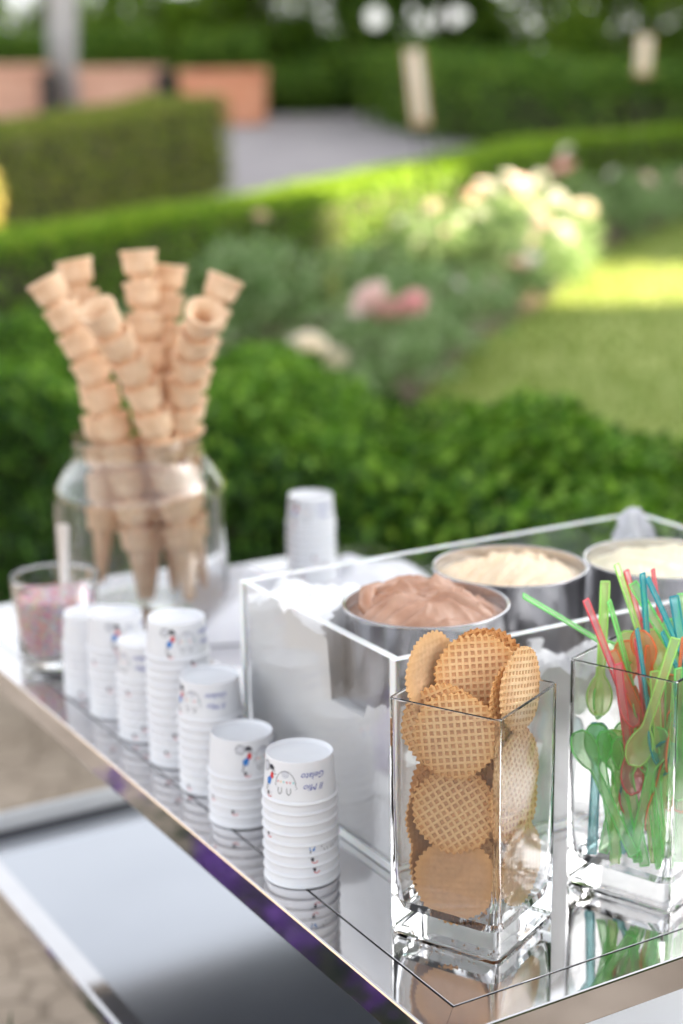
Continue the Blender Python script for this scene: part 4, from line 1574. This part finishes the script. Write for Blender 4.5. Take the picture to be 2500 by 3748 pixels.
S_ = [
      ('lime', (-0.012, 0.030, 0.232), (-0.131, 0.020, 0.302), 75, 'pale green spoon lying out over the vase rim to the left'),
      ('lime', (-0.049, 0.013, 0.174), (-0.050, 0.036, 0.312), 60, 'thin green handle upright left of the wide yellow green one'),
      ('yellow', (-0.051, 0.002, 0.182), (-0.046, 0.024, 0.320), 5, 'yellow green spoon with its bowl at the upper left glass'),
      ('pink', (-0.016, -0.020, 0.178), (-0.071, 0.008, 0.304), 50, 'pink red spoon leaning left over the rim'),
      ('lime', (-0.003, -0.002, 0.169), (-0.047, 0.012, 0.301), 62, 'thin edged green spoon leaning left behind the pink red one'),
      ('yellow', (0.011, 0.004, 0.205), (-0.036, 0.034, 0.333), 55, 'tall yellow green spoon, highest of the bunch'),
      ('pink', (0.015, 0.018, 0.193), (-0.025, 0.040, 0.325), 55, 'tall pink spoon behind the highest yellow green one'),
      ('teal', (0.004, 0.000, 0.191), (-0.012, 0.020, 0.329), 50, 'tall teal spoon standing upright at the top'),
      ('pink', (0.027, 0.017, 0.190), (0.003, 0.044, 0.325), 65, 'thin pink spoon tip furthest back at the top'),
      ('lime', (0.054, 0.004, 0.198), (-0.017, 0.028, 0.316), 15, 'wide green spoon leaning left behind the tall teal one'),
      ('teal', (0.056, 0.001, 0.199), (-0.007, 0.016, 0.323), 60, 'blue green spoon crossing the wide green one'),
      ('teal', (0.005, -0.031, 0.142), (-0.022, -0.010, 0.278), 66, 'dark teal spoon with its tip at the front rim'),
      ('yellow', (-0.020, -0.036, 0.141), (0.018, -0.028, 0.276), 0, 'yellow spoon in front with its bowl turned to the viewer'),
      ('teal', (0.063, -0.026, 0.144), (0.007, 0.002, 0.269), 68, 'short blue spoon tip above the rim at the right'),
      ('teal', (0.048, -0.004, 0.168), (0.025, 0.022, 0.304), 5, 'teal spoon leaning at the right edge'),
      ('lime', (0.042, -0.002, 0.168), (0.034, 0.026, 0.305), 5, 'green spoon at the far right edge above the rim'),
      ('orange', (-0.013, -0.004, 0.275), (0.024, 0.009, 0.141), 35, 'orange spoon with its bowl up above the rim'),
      ('orange', (0.017, -0.027, 0.131), (0.025, -0.010, 0.270), 66, 'thin orange spoon upright at the right rim'),
      ('lime', (0.028, -0.033, 0.101), (0.021, -0.020, 0.240), 30, 'green spoon with its tip just below the right rim'),
      ('orange', (0.035, -0.021, 0.084), (-0.019, 0.004, 0.211), 15, 'broad orange spoon slanting across the middle'),
      ('pink', (-0.016, -0.026, 0.106), (-0.039, -0.014, 0.244), 25, 'red spoon with its handle end at the front rim'),
      ('lime', (-0.075, -0.012, 0.169), (-0.018, -0.037, 0.044), 0, 'green spoon with its bowl up against the left glass'),
      ('lime', (-0.055, -0.002, 0.173), (-0.033, -0.029, 0.037), 10, 'green spoon crossing behind the left bowl'),
      ('lime', (-0.045, -0.006, 0.167), (-0.010, -0.034, 0.034), 25, 'green spoon slanting down to the front corner behind the left bowls'),
      ('teal', (-0.050, 0.012, 0.169), (-0.055, -0.004, 0.030), 10, 'teal spoon standing on the vase floor at the left'),
      ('yellow', (-0.034, -0.004, 0.167), (-0.034, -0.032, 0.030), 25, 'yellow green spoon standing on the vase floor'),
      ('lime', (-0.006, -0.014, 0.166), (0.011, -0.042, 0.030), 20, 'green spoon low in the front corner'),
      ('teal', (0.019, -0.026, 0.161), (-0.025, -0.002, 0.030), 10, 'blue spoon with its bowl turned up at the right glass'),
      ('lime', (0.002, -0.018, 0.168), (0.012, -0.039, 0.030), 0, 'green spoon with its bowl behind the yellow bowl'),
      ('pink', (-0.017, -0.024, 0.080), (-0.025, 0.001, 0.217), 10, 'pink spoon with bowl halfway down the vase'),
      ('orange', (-0.002, -0.028, 0.067), (0.022, -0.015, 0.204), 58, 'orange spoon low at the right, bowl down'),
      ('orange', (0.016, -0.020, 0.125), (-0.040, 0.005, 0.251), 10, 'orange spoon with its pointed bowl right of the yellow bowl'),
      ('yellow', (0.020, -0.010, 0.183), (0.013, -0.032, 0.045), 5, 'yellow spoon standing near the right glass'),
      ('lime', (0.032, -0.006, 0.168), (0.029, -0.027, 0.030), 0, 'green spoon standing against the right glass'),
      ('yellow', (0.004, 0.018, 0.269), (0.015, 0.003, 0.130), 12, 'yellow spoon with rounded bowl just over the rim'),
      ('orange', (0.018, -0.012, 0.230), (0.002, -0.015, 0.091), 15, 'orange spoon behind the yellow one in front'),
      ('pink', (0.002, 0.030, 0.278), (0.011, 0.012, 0.139), 15, 'pink spoon bowl between the tall handles'),
      ('yellow', (-0.017, 0.034, 0.262), (-0.022, 0.003, 0.126), 0, 'yellow green spoon at the back rim of the vase'),
      ('lime', (0.029, 0.036, 0.274), (0.022, 0.015, 0.136), 0, 'green spoon bowl at the back near the right edge'),
      ('orange', (-0.024, 0.020, 0.256), (-0.006, 0.006, 0.118), 10, 'orange spoon bowl at the back rim')]
for sp_ in S_:
    spoon(*sp_)
for c_, p0, p1, rl, lb in (('lime', (-.030, -.016, .164), (-.004, -.030, .030), 15, 'green spoon deep in the tangle between the left bowls and the pink one'),
                           ('lime', (.008, -.022, .176), (-.016, -.034, .040), 30, 'green spoon deep in the tangle behind the yellow bowl in front'),
                           ('yellow', (-.010, -.008, .170), (.006, -.036, .034), 10, 'yellow green spoon deep in the tangle, handle toward the front corner'),
                           ('lime', (-.020, .006, .172), (-.044, -.014, .036), 20, 'green spoon deep in the tangle, handle toward the left corner'),
                           ('orange', (-.012, -.012, .118), (-.004, .004, .250), 25, 'orange spoon deep in the tangle, bowl down behind the red handle'),
                           ('yellow', (.012, -.026, .096), (.000, -.012, .232), 15, 'yellow green spoon deep in the tangle, bowl down near the front edge'),
                           ('lime', (.020, -.020, .088), (.014, -.006, .226), 40, 'green spoon deep in the tangle, bowl down by the right glass'),
                           ('pink', (.004, -.014, .128), (-.018, .000, .262), 45, 'pink spoon deep in the tangle with its handle above the rim'),
                           ('teal', (-.026, -.012, .092), (.004, -.006, .226), 55, 'teal spoon deep in the tangle leaning to the right')):
    d_ = (Vector(p1) - Vector(p0)).normalized() * .14
    up_ = max(0, .028 - min(p0[2], p0[2] + d_.z))
    spoon(c_, (p0[0], p0[1], p0[2] + up_), (p1[0], p1[1], p1[2] + up_), rl, lb)
# wafer crumbs on the vase floor
cr = []
for k in range(70):
    a_, r_ = random.uniform(-.034, .036), random.uniform(-.036, .036)
    sz = random.uniform(.0006, .0022)
    M3 = Quaternion((random.random(), random.random(), random.random(), random.random())).normalized().to_matrix()
    ct = Matrix.Rotation(VA[1], 3, 'Z') @ Vector((a_, r_, .0236 + sz * .6))
    cr.append(([M3 @ Vector(q) * sz * random.uniform(.6, 1.2) + ct for q in ((1, 1, 1), (-1, -1, 1), (-1, 1, -1), (1, -1, -1))], [(0, 1, 2), (0, 3, 1), (0, 2, 3), (1, 3, 2)]))
V, F, M = merge(cr)
o = link('wafer_crumbs', mesh('wafer_crumbs', V, F), None, 'wafer_brown')
o.location = VA[0]
tag(o, 'brown wafer crumbs on the floor of the wafer vase', 'crumbs', kind='stuff')

# ------------------------------------------------------------------ sprinkles jar with a steel spoon
jp = T(1.118, .050, .0003)
jar = empty('sprinkles_jar', jp)
tag(jar, 'round glass jar of pink and mixed sugar sprinkles', 'jar')
V, F = lathe([(0, 0), (.050, 0), (.056, .003), (.058, .010), (.0605, .05), (.064, .118), (.066, .126), (.0665, .131), (.064, .134), (.0605, .133), (.0590, .126), (.0565, .05), (.0545, .020), (.050, .015), (0, .013)], 72)
link('glass_body', mesh('glass_body', V, F, True, None, 50), jar, 'jar_glass')
o = empty('sugar_sprinkles', jp)
tag(o, 'pink, red and pastel sugar sprinkles filling the glass jar', 'sprinkles', kind='stuff')
n = 4200
a = rng.uniform(0, 2 * math.pi, n)
z = rng.uniform(.020, .098, n)
shell = rng.random(n) < .7
ri = .0538 + .0024 * (z - .02) / .08
rad = np.where(shell, ri - .0012 - rng.random(n) * .002, ri * np.sqrt(rng.random(n)))
z = np.where(shell, z, .096 + .006 * rng.random(n))
pts = np.stack([rad * np.cos(a), rad * np.sin(a), z], 1)
base_v = np.array([(1, 0, 0), (-1, 0, 0), (0, 1, 0), (0, -1, 0), (0, 0, 1), (0, 0, -1)], float)
base_f = np.array([(0, 2, 4), (2, 1, 4), (1, 3, 4), (3, 0, 4), (2, 0, 5), (1, 2, 5), (3, 1, 5), (0, 3, 5)])
VV = pts[:, None, :] + base_v[None] * .0027
FF = base_f[None] + (np.arange(n) * 6)[:, None, None]
cidx = rng.choice(len(SPR), n, p=[.2, .2, .12, .06, .08, .07, .09, .13, .05])
me = mesh('sprinkle_beads', VV.reshape(-1, 3), [tuple(f) for f in FF.reshape(-1, 3)], True, np.repeat(cidx, 8).tolist())
for i in range(len(SPR)):
    me.materials.append(MATS['sprinkle_%d' % i])
so_ = link('sprinkle_beads', me, o)
so_['kind'] = 'stuff'
V, F = lathe([(0, .0186), (.0505, .0186), (.0535, .095), (0, .0965)], 48)
link('sprinkle_fill', mesh('sprinkle_fill', V, F, True, None, 40), o, 'paper')
# spoon
sp = empty('steel_spoon', jp + Vector((.012, .0, .075)))
sp.rotation_euler = (R(-4), R(1), 0)
tag(sp, 'steel teaspoon standing in the sprinkles jar', 'spoon')
V, F = [], []
for i in range(25):
    t = i / 24
    z = t * .132
    w_ = .0045 + .0055 * t ** 1.5 if t < .97 else .0075
    for x, y in ((-w_, 0), (-w_ * .5, -.0012), (w_ * .5, -.0012), (w_, 0), (w_ * .5, .0012), (-w_ * .5, .0012)):
        V.append((x, y + .004 * math.sin(t * 2.5), z))
for i in range(24):
    for k in range(6):
        k2 = (k + 1) % 6
        F.append((i * 6 + k, i * 6 + k2, (i + 1) * 6 + k2, (i + 1) * 6 + k))
F += [tuple(range(5, -1, -1)), tuple(24 * 6 + k for k in range(6))]
link('handle', mesh('handle', V, F, True, None, 60), sp, 'spoon_steel')

# ------------------------------------------------------------------ cone jar
JC = T(1.236, .243, .0003)
V, F = lathe([(0, 0), (.118, 0), (.129, .003), (.1345, .012), (.1365, .04), (.137, .205), (.1365, .220), (.132, .231), (.118, .252), (.106, .268), (.1030, .276), (.1030, .290), (.1040, .298), (.1048, .301), (.1040, .304), (.1018, .304), (.1004, .300), (.0998, .290), (.0998, .278),
              (.1035, .267), (.114, .250), (.128, .229), (.1325, .217), (.1330, .205), (.1325, .040), (.128, .022), (.116, .017), (0, .016)], 96)
o = link('cone_jar', mesh('cone_jar', V, F, True, None, 55), None, 'jar_glass')
o.location = JC
tag(o, 'large shouldered clear glass jar holding stacked wafer cones', 'jar')

V, F = lathe([(0, -.128), (.005, -.1275), (.0075, -.120), (.0156, -.052), (.0162, -.0395), (.0222, -.0378), (.0247, -.0350), (.0258, -.028), (.0258, -.0272), (.0265, -.017), (.0265, -.0162), (.0270, -.0085), (.0290, -.0075), (.0294, -.003), (.0294, -.0008), (.0288, 0), (.0270, -.0002),
              (.0245, -.002), (.0160, -.010), (.0140, -.016), (.0135, -.037), (.0130, -.045), (.0060, -.115), (0, -.118)], 40)
V = [(x * (1 + .010 * math.sin(20 * math.atan2(y, x)) * (-.036 < z < -.004)), y * (1 + .010 * math.sin(20 * math.atan2(y, x)) * (-.036 < z < -.004)), z) for x, y, z in V]
CONE = mesh('wafer_cone', V, F, True, None, 55)
CONE.materials.append(MATS['cone_wafer'])
CST = [('the leftmost stack', (-.004, -.010, .029), (-.033, -.020, .316), (-.129, -.026, .551)),
       ('the front left stack', (.072, -.035, .035), (.047, -.050, .287), (-.033, -.150, .520)),
       ('the back left stack', (-.075, .025, .050), (-.066, .045, .342), (-.097, .065, .571)),
       ('the tallest middle stack', (.007, .015, .021), (.018, .025, .365), (.009, .039, .587)),
       ('the stack behind the tallest', (-.006, .045, .021), (.029, .070, .358), (.051, .091, .559)),
       ('the front right stack', (.080, -.025, .034), (.070, -.020, .317), (.125, -.140, .512)),
       ('the rightmost stack', (.100, .030, .040), (.076, .022, .322), (.145, .039, .544)),
       ('the short stack right of middle', (.045, .045, .027), (.052, .055, .289), (.061, .078, .427))]
for nm, B, Mi, Tp in CST:
    B, Mi, Tp = Vector(B), Vector(Mi), Vector(Tp)
    tm = (Mi - B).length / ((Mi - B).length + (Tp - Mi).length)
    ctl = (Mi - B * (1 - tm) ** 2 - Tp * tm ** 2) / (2 * tm * (1 - tm))
    cur = [B * (1 - t) ** 2 + ctl * (2 * t * (1 - t)) + Tp * t * t for t in [i / 200 for i in range(201)]]
    ln = [0]
    for a, b_ in zip(cur[:-1], cur[1:]):
        ln.append(ln[-1] + (b_ - a).length)
    L = ln[-1]

    def at(s):
        s = max(0, min(L, s))
        i = min(199, max(0, int(np.searchsorted(ln, s)) - 1))
        f = (s - ln[i]) / max(1e-9, ln[i + 1] - ln[i])
        return cur[i].lerp(cur[i + 1], f), (cur[i + 1] - cur[i]).normalized()
    n = max(2, round((L - .128) / .0475) + 1)
    pit = (L - .128) / (n - 1)
    for k in range(n):
        p, d = at(L - k * pit)
        p2, _ = at(L - k * pit - .09)
        ax = (p - p2).normalized()
        o = link('wafer_cone', CONE)
        M_ = ax.to_track_quat('Z', 'Y').to_matrix().to_4x4() @ Matrix.Rotation(random.random() * 6, 4, 'Z')
        M_.translation = JC + p
        o.matrix_world = M_
        tag(o, 'wafer cone, %s, in %s' % (ORD[k] + ' one' if k == 0 else ORD[k], nm), 'cone', 'stacked wafer cones in the jar')
